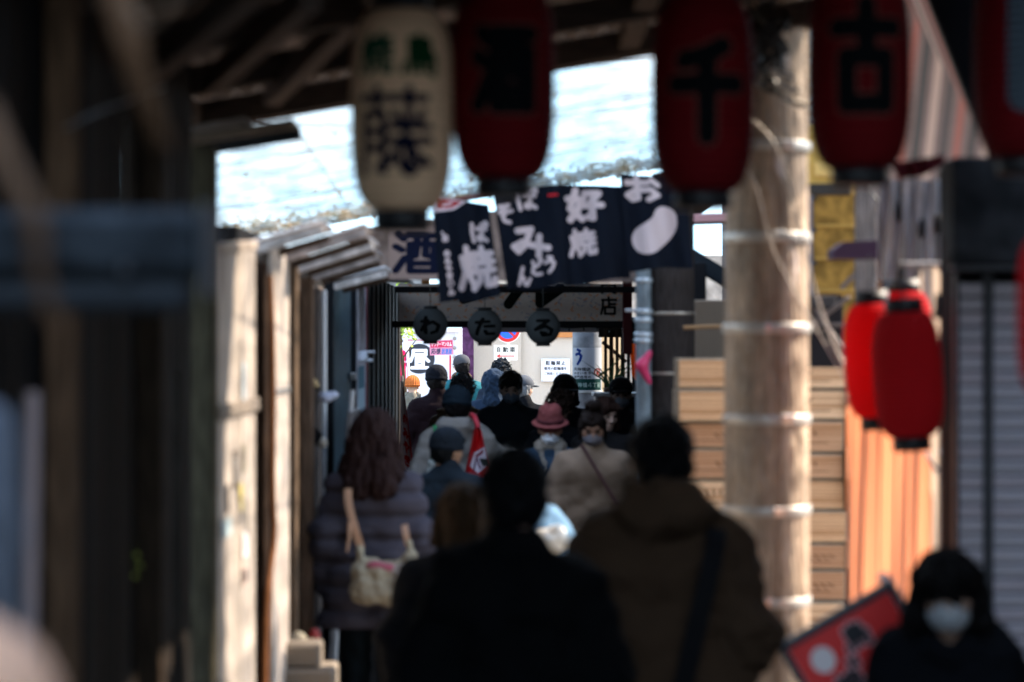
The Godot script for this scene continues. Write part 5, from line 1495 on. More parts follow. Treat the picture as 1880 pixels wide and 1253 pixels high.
func hand_mesh(side: float, curl: float) -> ArrayMesh:     # wrist at the origin, fingers down -y, palm towards the body
	var key := "%.0f %.1f" % [side, curl]
	if not hands.has(key):
		var pr := [["c", Vector3(0, 0.02, 0), Vector3(0, -0.02, 0), 0.026, 0.025, 0.01]]
		for i in 4:
			var z := -0.027 + i * 0.0185
			var l: float = [0.06, 0.072, 0.076, 0.066][i]
			var k := Vector3(0, -0.088 - 0.004 * (1.5 - absf(i - 1.5)), z)
			pr.append(["c", Vector3(0, -0.02, z * 0.6), k, 0.015, 0.0125, 0.012])
			var a := curl
			var p := k
			for j in 3:
				var seg: float = l * [0.45, 0.32, 0.25][j]
				var q := p + Vector3(-side * sin(a), -cos(a), 0.0) * seg
				pr.append(["c", p, q, 0.0095 - j * 0.0008, 0.0088 - j * 0.0008, 0.004])
				p = q
				a += curl
		pr.append(["c", Vector3(0, -0.025, 0.02), Vector3(-side * 0.014, -0.06, 0.05), 0.015, 0.011, 0.01])
		pr.append(["c", Vector3(-side * 0.014, -0.06, 0.05), Vector3(-side * 0.024, -0.095, 0.058), 0.0108, 0.009, 0.005])
		hands[key] = net(pr, 0.0065)
	return hands[key]

# o: label, at (x, z), h stature, face "to" or "away", and the look of clothes, hair and so on
func person(o: Dictionary) -> Node3D:
	var s: float = o.h / 1.7
	var root := Node3D.new()
	root.name = numbered("person")
	add_child(root)
	root.position = Vector3(o.x, 0.004, -o.d)
	root.rotation.y = (0.0 if o.face == "to" else PI) + o.get("turn", 0.0)
	tag(root, o.label, "person", "people walking in the lane")
	var cell: float = o.get("cell", 0.018 if o.d < 9.0 else (0.02 if o.d < 13.5 else (0.024 if o.d < 18.0 else 0.028)))
	var lean: float = o.get("lean", 0.04)
	var w: float = o.get("walk", 0.16)
	var wide: float = o.get("wide", 1.0)
	var lift: float = o.get("lift", 0.0)
	var jn := {}
	for sd in [-1.0, 1.0]:
		var k := "r" if sd > 0 else "l"
		var fw: float = w * sd
		jn["hip" + k] = Vector3(sd * 0.085, 0.9, 0) * s
		jn["knee" + k] = Vector3(sd * 0.09, 0.49, 0.03 + fw * 0.5 + 0.04 * absf(w)) * s
		jn["ankle" + k] = Vector3(sd * 0.09, 0.085, fw) * s
	# the joints of the arms
	var sho := [up(Vector3(-0.172 * wide, 1.345, -0.01), lean) * s, up(Vector3(0.172 * wide, 1.345, -0.01), lean) * s]
	var elb := []
	var wri := []
	var mode: String = o.get("arms", "hang")
	for i in 2:
		var sd: float = -1.0 if i == 0 else 1.0
		var e := Vector3(sd * 0.25 * wide, 1.12, -0.03 - sd * w * 0.4)
		var h := Vector3(sd * 0.26 * wide, 0.87, 0.06 - sd * w * 0.8)
		if mode == "pocket":
			e = Vector3(sd * 0.25 * wide, 1.1, -0.05)
			h = Vector3(sd * 0.19 * wide, 0.92, 0.12)
		elif mode == "front":
			e = Vector3(sd * 0.25 * wide, 1.13, 0.02)
			h = Vector3(sd * 0.07, 1.1, 0.27)
		elif mode == "phone" and i == 0:
			e = Vector3(sd * 0.25 * wide, 1.14, 0.06)
			h = Vector3(sd * 0.1, 1.2, 0.28)
		elif mode == "ear" and i == 0:
			e = Vector3(sd * 0.3 * wide, 1.2, 0.1)
			h = Vector3(sd * 0.14, 1.42, 0.12)
		elb.append(up(e, lean) * s)
		wri.append(up(h, lean) * s)
	var neck := up(Vector3(0, 1.44, -0.01), lean) * s
	var hp := up(Vector3(0, 1.585, 0.012), lean) * s
	var hb := Basis.from_euler(Vector3(o.get("nod", 0.1), o.get("look", 0.0), o.get("tilt", 0.0))) * Basis.from_scale(Vector3.ONE * s)
	var hx := Transform3D(hb, hp)
	# ---- the body, one continuous surface
	var skin: Material = M(o.get("skin", Color(0.42, 0.25, 0.17)), 0.55)
	var b := [["c", up(Vector3(-0.09, 1.27, 0), lean) * s, up(Vector3(0.09, 1.27, 0), lean) * s, 0.115 * s, 0.115 * s, 0.05], ["c", up(Vector3(-0.05, 1.08, 0), lean) * s, up(Vector3(0.05, 1.08, 0), lean) * s, 0.1 * s, 0.1 * s, 0.06], ["c", Vector3(-0.07, 0.93, 0) * s, Vector3(0.07, 0.93, 0) * s, 0.105 * s, 0.105 * s, 0.06], ["c", sho[0], sho[1], 0.055 * s, 0.055 * s, 0.05], ["c", neck - Vector3(0, 0.04, 0), neck.lerp(hp, 0.55), 0.056 * s, 0.05 * s, 0.03]]
	for i in 2:
		var k := "l" if i == 0 else "r"
		b.append(["c", jn["hip" + k], jn["knee" + k], 0.082 * s, 0.053 * s, 0.04])
		b.append(["c", jn["knee" + k], jn["ankle" + k], 0.053 * s, 0.036 * s, 0.02])
		b.append(["c", jn["ankle" + k], jn["ankle" + k] + Vector3(0, -0.045, 0.12) * s, 0.036 * s, 0.03 * s, 0.02])
		b.append(["c", sho[i], elb[i], 0.05 * s, 0.04 * s, 0.03])
		b.append(["c", elb[i], wri[i], 0.04 * s, 0.027 * s, 0.02])
	var st := SurfaceTool.new()
	st.append_from(net(b, cell), 0, Transform3D())
	st.append_from(head_mesh(), 0, hx)
	for i in 2:
		var sd: float = -1.0 if i == 0 else 1.0
		var dir: Vector3 = (elb[i] - wri[i]).normalized()
		var zz := Vector3(0, 0, 1) - dir * dir.z
		if zz.length() < 0.3:
			zz = Vector3(0, -1, 0) - dir * -dir.y
		zz = zz.normalized()
		st.append_from(hand_mesh(sd, o.get("curl", 0.35)), 0, Transform3D(Basis(dir.cross(zz), dir, zz).scaled_local(Vector3.ONE * s), wri[i]))
	part(root, "body", st.commit(), skin)
	# ---- trousers and shoes
	var tr := [["c", Vector3(-0.075, 0.95, 0) * s, Vector3(0.075, 0.95, 0) * s, 0.118 * s, 0.118 * s, 0.05]]
	for k in ["l", "r"]:
		tr.append(["c", jn["hip" + k], jn["knee" + k], 0.098 * s, 0.07 * s, 0.03])
		tr.append(["c", jn["knee" + k], jn["ankle" + k] + Vector3(0, 0.01, 0), 0.07 * s, 0.058 * s, 0.02])
		part(root, "shoe", net([["c", jn["ankle" + k] + Vector3(0, -0.04, -0.04) * s, jn["ankle" + k] + Vector3(0, -0.05, 0.15) * s, 0.047 * s, 0.036 * s, 0.02], ["c", jn["ankle" + k], jn["ankle" + k] + Vector3(0, -0.04, 0.02) * s, 0.045 * s, 0.045 * s, 0.02], ["cut", Vector3(0, -1, 0), 0.0]], maxf(cell, 0.014)), M(o.get("shoes", Color(0.02, 0.02, 0.022)), 0.5))
	tr.append(["n", 0.012, Vector3(7, 9, 7)])
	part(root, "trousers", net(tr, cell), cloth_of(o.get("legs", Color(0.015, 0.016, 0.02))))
	# ---- coat
	var t: float = o.get("thick", 0.018)
	var hem: float = o.get("hem", 0.78)
	var c := [["c", up(Vector3(-0.095 * wide, 1.28, 0), lean) * s, up(Vector3(0.095 * wide, 1.28, 0), lean) * s, (0.118 + t) * s, (0.118 + t) * s, 0.06], ["c", up(Vector3(-0.07 * wide, 1.1, 0), lean) * s, up(Vector3(0.07 * wide, 1.1, 0), lean) * s, (0.112 + t) * s, (0.112 + t) * s, 0.06],
		["c", Vector3(-0.085 * wide, 0.95, 0) * s, Vector3(0.085 * wide, 0.95, 0) * s, (0.12 + t) * s, (0.12 + t) * s, 0.06], ["c", sho[0], neck - Vector3(0, 0.035, 0) * s, (0.05 + t * 0.5) * s, (0.062 + t * 0.4) * s, 0.05], ["c", sho[1], neck - Vector3(0, 0.035, 0) * s, (0.05 + t * 0.5) * s, (0.062 + t * 0.4) * s, 0.05],
		["c", neck - Vector3(0, 0.03, 0), neck + Vector3(0, 0.028 + lift, 0.0), 0.082 * s, 0.07 * s, 0.04]]
	if hem < 0.85:
		var fl: float = o.get("flare", 0.02)
		for sd in [-1.0, 1.0]:
			c.append(["c", Vector3(sd * 0.085 * wide, 0.95, 0) * s, Vector3(sd * (0.085 + fl) * wide, hem - 0.1, 0.0) * s, (0.12 + t) * s, (0.125 + t + fl) * s, 0.05])
	for i in 2:
		c.append(["c", sho[i], elb[i], (0.06 + t) * s, (0.054 + t) * s, 0.04])
		c.append(["c", elb[i], wri[i].lerp(elb[i], 0.06), (0.056 + t) * s, (0.042 + t) * s, 0.03])
	if o.get("hood", false):
		c.append(["e", up(Vector3(0, 1.45, -0.1), lean) * s, Vector3(0.14, 0.085, 0.1) * s, 0.04])
		c.append(["-", up(Vector3(0, 1.53, -0.06), lean) * s, Vector3(0.075, 0.05, 0.07) * s, 0.03])
	if o.get("quilt", 0.0) > 0.0:
		c.append(["q", 0.022, o.quilt])
	c.append(["n", o.get("crease", 0.022), Vector3(5.5, 8, 5.5)])
	c.append(["cut", Vector3(0, -1, 0), -hem * s])
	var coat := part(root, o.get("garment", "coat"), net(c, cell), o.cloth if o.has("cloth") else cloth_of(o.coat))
	if o.has("band"):
		part(root, "shirt_collar", net([["c", neck + Vector3(0, 0.03, 0.005) * s, neck + Vector3(0, 0.056, 0.01) * s, 0.064 * s, 0.06 * s, 0.01], ["cut", Vector3(0, 1, 0), neck.y + 0.062 * s]], 0.01), cloth_of(o.band))
	# ---- collar, scarf
	if o.has("collar"):
		part(root, "collar", net([["c", up(Vector3(-0.06, 1.46, 0.02), lean) * s, up(Vector3(0.06, 1.46, 0.02), lean) * s, 0.058 * s, 0.058 * s, 0.03], ["c", up(Vector3(-0.07, 1.44, 0.05), lean) * s, up(Vector3(-0.03, 1.3, 0.14), lean) * s, 0.026 * s, 0.014 * s, 0.02], ["c", up(Vector3(0.07, 1.44, 0.05), lean) * s, up(Vector3(0.03, 1.3, 0.14), lean) * s, 0.026 * s, 0.014 * s, 0.02], ["n", 0.012, Vector3(16, 16, 16)]], 0.012), cloth_of(o.collar))
	# ---- head wear, hair, mask, eyes
	head_dress(root, o, hx)
	return root

func up(v: Vector3, lean: float) -> Vector3:
	return (v - Vector3(0, 0.92, 0)).rotated(Vector3.RIGHT, lean) + Vector3(0, 0.92, 0)

func cloth_of(c: Color) -> Material:
	return cloth(c.r, c.g, c.b)

func on_head(root: Node3D, n: String, pr: Array, cell: float, m: Material, hx: Transform3D) -> MeshInstance3D:
	var o := part(root, n, net(pr, cell), m)
	o.transform = hx
	return o

func head_dress(root: Node3D, o: Dictionary, hx: Transform3D) -> void:
	var hc: Color = o.get("haircol", Color(0.012, 0.01, 0.01))
	var hm := M(hc, 0.62, "grain", Vector3(60, 4, 60), 0.5, {"spec": 0.16})
	var f := 0.0065 if o.d < 7.5 else (0.008 if o.d < 12.0 else 0.011)
	var scalp := [["e", Vector3(0, 0.036, -0.014), Vector3(0.09, 0.094, 0.107), 0.02], ["e", Vector3(0, -0.03, -0.05), Vector3(0.082, 0.07, 0.062), 0.04], ["-", Vector3(0, -0.05, 0.105), Vector3(0.074, 0.095, 0.08), 0.015]]
	var style: String = o.get("hair", "short")
	var pr := scalp.duplicate(true)
	match style:
		"short":
			pr.append(["c", Vector3(-0.05, 0.075, 0.07), Vector3(0.05, 0.08, 0.068), 0.022, 0.022, 0.02])
			pr.append(["n", 0.014, Vector3(22, 16, 22)])
		"curly":
			pr.append(["e", Vector3(0, 0.05, -0.02), Vector3(0.102, 0.1, 0.115), 0.02])
			pr.append(["n", 0.04, Vector3(26, 26, 26)])
		"bob":
			pr.append(["c", Vector3(-0.082, 0.03, -0.01), Vector3(-0.092, -0.1, 0.0), 0.03, 0.036, 0.03])
			pr.append(["c", Vector3(0.082, 0.03, -0.01), Vector3(0.096, -0.1, 0.0), 0.03, 0.036, 0.03])
			pr.append(["c", Vector3(0, 0, -0.06), Vector3(0, -0.1, -0.06), 0.07, 0.075, 0.04])
			pr.append(["c", Vector3(-0.05, 0.065, 0.075), Vector3(0.05, 0.065, 0.075), 0.026, 0.026, 0.02])
			pr.append(["n", 0.014, Vector3(24, 8, 24)])
		"wide_bob":
			pr.append(["e", Vector3(0, 0.045, -0.01), Vector3(0.108, 0.1, 0.118), 0.02])
			for sd in [-1.0, 1.0]:
				pr.append(["c", Vector3(sd * 0.08, 0.02, -0.01), Vector3(sd * 0.105, -0.085, 0.0), 0.04, 0.038, 0.03])
			pr.append(["c", Vector3(0, 0, -0.06), Vector3(0, -0.09, -0.06), 0.08, 0.08, 0.04])
			pr.append(["c", Vector3(-0.05, 0.06, 0.08), Vector3(0.05, 0.06, 0.08), 0.028, 0.028, 0.02])
			pr.append(["n", 0.02, Vector3(18, 10, 18)])
		"long":
			pr.append(["e", Vector3(0, 0.03, -0.02), Vector3(0.105, 0.1, 0.12), 0.03])
			pr.append(["c", Vector3(-0.05, -0.05, -0.06), Vector3(-0.06, -0.24, -0.12), 0.075, 0.07, 0.05])
			pr.append(["c", Vector3(0.05, -0.05, -0.06), Vector3(0.06, -0.24, -0.12), 0.075, 0.07, 0.05])
			pr.append(["c", Vector3(-0.09, -0.06, 0.0), Vector3(-0.11, -0.19, -0.05), 0.035, 0.05, 0.04])
			pr.append(["c", Vector3(0.09, -0.06, 0.0), Vector3(0.12, -0.17, -0.04), 0.035, 0.05, 0.04])
			pr.append(["n", 0.022, Vector3(26, 9, 26)])
		"bun":
			pr.append(["e", Vector3(0, 0.15, -0.025), Vector3(0.055, 0.042, 0.05), 0.015])
			pr.append(["c", Vector3(-0.082, 0.02, 0.02), Vector3(-0.08, -0.06, 0.025), 0.014, 0.012, 0.02])
			pr.append(["c", Vector3(0.082, 0.02, 0.02), Vector3(0.08, -0.06, 0.025), 0.014, 0.012, 0.02])
			pr.append(["n", 0.016, Vector3(24, 16, 24)])
	if style != "none":
		on_head(root, "hair", pr, f, hm, hx)
	var hat: String = o.get("hat", "")
	if hat:
		var m: Material = cloth_of(o.hatcol)
		match hat:
			"beanie":
				on_head(root, "knit_hat", [["e", Vector3(0, 0.05, -0.012), Vector3(0.1, 0.108, 0.115), 0.01], ["r", 0.0045, 22.0], ["cut", Vector3(0, -1, 0.15), 0.002]], 0.0065, m, hx)
				var cuff := []
				for i in 25:
					var a := TAU * i / 24.0
					cuff.append(Vector3(sin(a) * 0.094, 0.016 + 0.006 * cos(a), cos(a) * 0.108 - 0.012))
				on_head(root, "cuff", [["e", Vector3(0, 0.018, -0.012), Vector3(0.104, 0.034, 0.118), 0.005], ["r", 0.004, 22.0]], 0.0065, m, hx)
			"knit":
				on_head(root, "knit_hat", [["e", Vector3(0, 0.05, -0.015), Vector3(0.102, 0.1, 0.117), 0.01], ["e", Vector3(0, 0.012, -0.015), Vector3(0.103, 0.034, 0.117), 0.02], ["n", 0.004, Vector3(24, 24, 24)], ["cut", Vector3(0, -1, 0.2), 0.01]], 0.0065, m, hx)
			"cap":
				on_head(root, "cap", [["e", Vector3(0, 0.052, -0.012), Vector3(0.098, 0.09, 0.114), 0.01], ["e", Vector3(0, 0.04, 0.135), Vector3(0.078, 0.012, 0.075), 0.015], ["cut", Vector3(0, -1, 0.05), -0.012]], 0.006, m, hx)
			"fedora":
				on_head(root, "felt_hat", [["e", Vector3(0, 0.045, 0), Vector3(0.134, 0.015, 0.152), 0.015], ["c", Vector3(0, 0.05, -0.02), Vector3(0, 0.12, -0.012), 0.1, 0.082, 0.02], ["c", Vector3(0, 0.05, 0.02), Vector3(0, 0.115, 0.02), 0.1, 0.075, 0.02], ["-", Vector3(0, 0.22, 0.0), Vector3(0.028, 0.055, 0.12), 0.03], ["-", Vector3(0, -0.1, 0), Vector3(0.13, 0.145, 0.14), 0.005], ["n", 0.006, Vector3(12, 12, 12)]], 0.0065, m, hx)
				on_head(root, "hat_band", [["c", Vector3(0, 0.066, -0.02), Vector3(0, 0.078, -0.02), 0.1005, 0.099, 0.01], ["c", Vector3(0, 0.066, 0.02), Vector3(0, 0.078, 0.02), 0.1005, 0.099, 0.01], ["cut", Vector3(0, 1, 0), 0.084], ["cut", Vector3(0, -1, 0), -0.06]], 0.006, cloth(0.12, 0.03, 0.035), hx)
			"hoodup":
				on_head(root, "hood", [["e", Vector3(0, 0.03, -0.025), Vector3(0.118, 0.125, 0.135), 0.02], ["c", Vector3(0, -0.03, -0.04), Vector3(0, -0.17, -0.04), 0.1, 0.12, 0.04], ["-", Vector3(0, -0.02, 0.13), Vector3(0.082, 0.11, 0.09), 0.02], ["n", 0.02, Vector3(13, 10, 13)]], 0.008, m, hx)
	if o.has("mask"):
		on_head(root, "face_mask", [["e", Vector3(0, -0.052, 0.035), Vector3(0.066, 0.057, 0.072), 0.01], ["c", Vector3(0, -0.02, 0.085), Vector3(0, -0.05, 0.102), 0.012, 0.016, 0.03], ["n", 0.006, Vector3(30, 60, 30)], ["cut", Vector3(0, 0, -1), -0.0], ["cut", Vector3(0, 1, 0.2), 0.006]], 0.0055, M(o.mask, 0.85), hx)
	if o.face == "to" or absf(o.get("look", 0.0)) > 0.8:
		for sd in [-1.0, 1.0]:
			var e := part(root, "eye", net([["e", Vector3.ZERO, Vector3(0.013, 0.0085, 0.008), 0.004]], 0.003), M(Color(0.02, 0.015, 0.012), 0.15))
			e.transform = hx * Transform3D(Basis(), Vector3(sd * 0.032, 0.001, 0.081))
			var bw := part(root, "eyebrow", net([["c", Vector3(-0.014, 0, 0), Vector3(0.014, 0.001, -0.003), 0.004, 0.003, 0.003]], 0.0025), M(Color(0.015, 0.012, 0.01), 0.7))
			bw.transform = hx * Transform3D(Basis.from_euler(Vector3(0, sd * 0.25, 0)), Vector3(sd * 0.034, 0.024, 0.087))

func px(p: float, d: float) -> float:
	return (p - 940.0) / F * d

func people() -> void:
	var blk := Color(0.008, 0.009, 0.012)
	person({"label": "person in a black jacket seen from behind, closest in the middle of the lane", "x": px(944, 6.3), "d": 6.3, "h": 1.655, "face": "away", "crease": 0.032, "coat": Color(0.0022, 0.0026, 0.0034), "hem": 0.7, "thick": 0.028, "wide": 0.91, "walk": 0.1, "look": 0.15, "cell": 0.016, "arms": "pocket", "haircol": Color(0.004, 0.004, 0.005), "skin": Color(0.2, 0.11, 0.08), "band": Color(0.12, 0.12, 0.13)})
	person({"label": "person in a brown hooded jacket with a dark strap, seen from behind at right", "x": px(1216, 6.9), "d": 6.9, "h": 1.72, "face": "away", "coat": Color(0.075, 0.044, 0.026), "crease": 0.032, "hem": 0.7, "thick": 0.033, "wide": 0.95, "walk": -0.12, "hood": true, "cell": 0.016, "look": 0.1, "arms": "pocket", "haircol": Color(0.004, 0.004, 0.005)})
	person({"label": "person in a long padded charcoal coat with wavy dark hair and a canvas bag", "x": px(685, 11.0), "d": 11.0, "h": 1.62, "face": "away", "coat": Color(0.11, 0.1, 0.13), "hem": 0.68, "flare": 0.035, "thick": 0.022, "quilt": 0.105, "walk": 0.06, "hair": "long", "haircol": Color(0.045, 0.024, 0.023), "cell": 0.014, "arms": "hang", "wide": 0.88, "legs": Color(0.012, 0.02, 0.026), "crease": 0.014, "turn": -0.08})
	person({"label": "person with brown hair, only the crown showing behind the black jacket", "x": px(852, 8.0), "d": 8.0, "h": 1.47, "face": "away", "coat": blk, "hair": "bob", "haircol": Color(0.05, 0.028, 0.014), "lean": 0.1})
	person({"label": "person with grey hair in a blue denim jacket behind the black jacket", "x": px(935, 10.0), "d": 10.0, "h": 1.5, "face": "away", "coat": Color(0.2, 0.36, 0.55), "haircol": Color(0.1, 0.12, 0.135), "hair": "short", "arms": "hang", "wide": 1.12, "thick": 0.03, "lean": 0.12, "hem": 0.82})
	person({"label": "person in a slate blue knit hat and jacket, looking to one side", "x": px(822, 13.0), "d": 13.0, "h": 1.46, "face": "away", "coat": Color(0.035, 0.05, 0.068), "hat": "knit", "hatcol": Color(0.035, 0.045, 0.06), "look": -0.9, "haircol": Color(0.02, 0.02, 0.02), "lean": 0.1, "skin": Color(0.55, 0.3, 0.18)})
	person({"label": "person in an oatmeal hooded sweatshirt and navy knit hat, back turned, hand raised", "x": px(837, 16.0), "d": 16.0, "h": 1.62, "face": "away", "coat": Color(0.52, 0.46, 0.4), "garment": "sweatshirt", "hood": true, "hat": "knit", "hatcol": Color(0.025, 0.04, 0.055), "arms": "ear", "thick": 0.028, "look": 0.2, "wide": 1.02, "tilt": 0.08, "cell": 0.02, "nod": 0.2})
	person({"label": "person in a rosy felt hat and white mask, denim jacket with a pale collar", "x": px(1010, 15.4), "d": 15.4, "h": 1.49, "face": "to", "coat": Color(0.05, 0.09, 0.14), "collar": Color(0.5, 0.42, 0.34), "hat": "fedora", "hatcol": Color(0.34, 0.09, 0.085), "mask": Color(0.95, 0.95, 0.97), "nod": 0.25, "hem": 0.8, "wide": 0.98, "skin": Color(0.5, 0.27, 0.18), "cell": 0.02})
	person({"label": "person in a beige sweater with hair in a topknot, grey mask and brown strap", "x": px(1088, 14.4), "d": 14.4, "h": 1.53, "face": "to", "coat": Color(0.36, 0.25, 0.175), "garment": "sweater", "hair": "bun", "haircol": Color(0.02, 0.012, 0.009), "mask": Color(0.17, 0.155, 0.165), "nod": 0.3, "thick": 0.03, "wide": 1.06, "cell": 0.02, "crease": 0.016, "skin": Color(0.3, 0.15, 0.09)})
	person({"label": "person with short black hair in a black coat, face lowered, coming this way", "x": px(938, 18.2), "d": 18.2, "h": 1.71, "face": "to", "coat": Color(0.009, 0.014, 0.02), "mask": Color(0.06, 0.08, 0.11), "nod": 0.3, "hem": 0.5, "thick": 0.028, "wide": 1.05, "skin": Color(0.2, 0.13, 0.1)})
	person({"label": "person with wavy dark brown hair directly behind the rosy felt hat", "x": px(1027, 17.0), "d": 17.0, "h": 1.575, "face": "to", "coat": blk, "hair": "curly", "haircol": Color(0.03, 0.017, 0.013), "nod": 0.45, "look": -0.3, "skin": Color(0.2, 0.11, 0.08)})
	person({"label": "person with a black cap and dark mask standing before the white notice", "x": px(1037, 19.4), "d": 19.4, "h": 1.66, "face": "to", "coat": blk, "hair": "bob", "hat": "cap", "hatcol": Color(0.008, 0.008, 0.01), "mask": Color(0.12, 0.13, 0.17), "nod": 0.2, "look": 0.25, "skin": Color(0.25, 0.14, 0.1)})
	person({"label": "person in black with a grey mask in the shade by the steel pipe", "x": px(1140, 19.0), "d": 19.0, "h": 1.64, "face": "to", "coat": blk, "hat": "cap", "hatcol": Color(0.01, 0.01, 0.012), "mask": Color(0.13, 0.14, 0.17), "nod": 0.1, "skin": Color(0.22, 0.13, 0.1), "hem": 0.5})
	person({"label": "person with brown hair half hidden behind the beige sweater", "x": px(1112, 16.2), "d": 16.2, "h": 1.56, "face": "to", "coat": Color(0.02, 0.018, 0.018), "hair": "bob", "haircol": Color(0.045, 0.022, 0.016), "nod": 0.2, "look": 0.5, "skin": Color(0.4, 0.24, 0.17)})
	person({"label": "person in a round black cap and maroon black coat, seen from behind", "x": px(801, 22.0), "d": 22.0, "h": 1.7, "face": "away", "coat": Color(0.009, 0.003, 0.005), "hat": "knit", "hatcol": Color(0.008, 0.009, 0.014), "hem": 0.45, "thick": 0.026, "lift": 0.05, "skin": Color(0.06, 0.035, 0.035), "wide": 1.02, "arms": "pocket"})
	person({"label": "person with curly grey hair in a brown quilted jacket", "x": px(849, 19.4), "d": 19.4, "h": 1.65, "face": "away", "coat": Color(0.14, 0.085, 0.05), "quilt": 0.08, "hair": "curly", "haircol": Color(0.13, 0.13, 0.15), "thick": 0.026})
	person({"label": "person in a ribbed orange knit hat and grey olive scarf, far off in the sun", "x": px(757, 29.0), "d": 29.0, "h": 1.5, "face": "away", "coat": Color(0.26, 0.23, 0.18), "hat": "beanie", "hatcol": Color(0.85, 0.23, 0.06), "hair": "none", "collar": Color(0.28, 0.25, 0.2), "hem": 0.6})
	person({"label": "person in a grey cap and teal jacket, far off in the sun", "x": px(847, 29.0), "d": 29.0, "h": 1.76, "face": "away", "coat": Color(0.03, 0.17, 0.2), "hat": "cap", "hatcol": Color(0.1, 0.1, 0.11), "haircol": Color(0.012, 0.01, 0.01), "collar": Color(0.2, 0.14, 0.09), "look": 0.25, "skin": Color(0.6, 0.34, 0.25)})
	person({"label": "person in a slate blue hood and jacket, back turned, far down the lane", "x": px(907, 22.5), "d": 22.5, "h": 1.65, "face": "away", "coat": Color(0.025, 0.045, 0.08), "hat": "hoodup", "hatcol": Color(0.025, 0.045, 0.08), "thick": 0.03, "turn": 0.15})
	person({"label": "person with ruffled black hair just beyond the slate blue hood", "x": px(920, 26.0), "d": 26.0, "h": 1.72, "face": "away", "coat": Color(0.02, 0.03, 0.05), "haircol": Color(0.02, 0.024, 0.03), "hair": "curly"})
	person({"label": "person in a pale grey cap, half hidden behind the black coat", "x": px(962, 23.0), "d": 23.0, "h": 1.6, "face": "away", "coat": blk, "hat": "cap", "hatcol": Color(0.13, 0.14, 0.16), "look": -0.6, "haircol": Color(0.3, 0.3, 0.3)})
	person({"label": "person with a black bob and grey mask stooping beside the red sign", "x": px(1736, 6.7), "d": 6.7, "h": 1.44, "face": "to", "coat": Color(0.006, 0.007, 0.01), "hair": "wide_bob", "haircol": Color(0.006, 0.005, 0.005), "mask": Color(0.3, 0.31, 0.32), "lean": 0.5, "nod": 0.08, "lift": 0.04, "arms": "phone", "cell": 0.014, "thick": 0.03, "skin": Color(0.22, 0.13, 0.09), "wide": 0.84, "turn": -0.15})
	person({"label": "person in a peach coloured knit hat, blurred at the bottom left corner", "x": px(-118, 2.05), "d": 2.05, "h": 1.68, "face": "away", "coat": Color(0.05, 0.05, 0.06), "hat": "knit", "hatcol": Color(0.98, 0.56, 0.36), "nod": 0.1})
	bags()

func flat_strap(root: Node, n: String, pts: Array, wd: float, m: Material, nrm: Vector3) -> void:
	var p := PackedVector3Array()
	for j in pts.size():
		var dir: Vector3 = (pts[mini(j + 1, pts.size() - 1)] - pts[maxi(j - 1, 0)]).normalized()
		var sd := dir.cross(nrm).normalized() * wd * 0.5
		var up_ := nrm.normalized() * 0.003
		for c in [-sd - up_, sd - up_, sd + up_, -sd + up_, -sd - up_]:
			p.append(pts[j] + c)
	part(root, n, grid(p, 5, pts.size()), m)

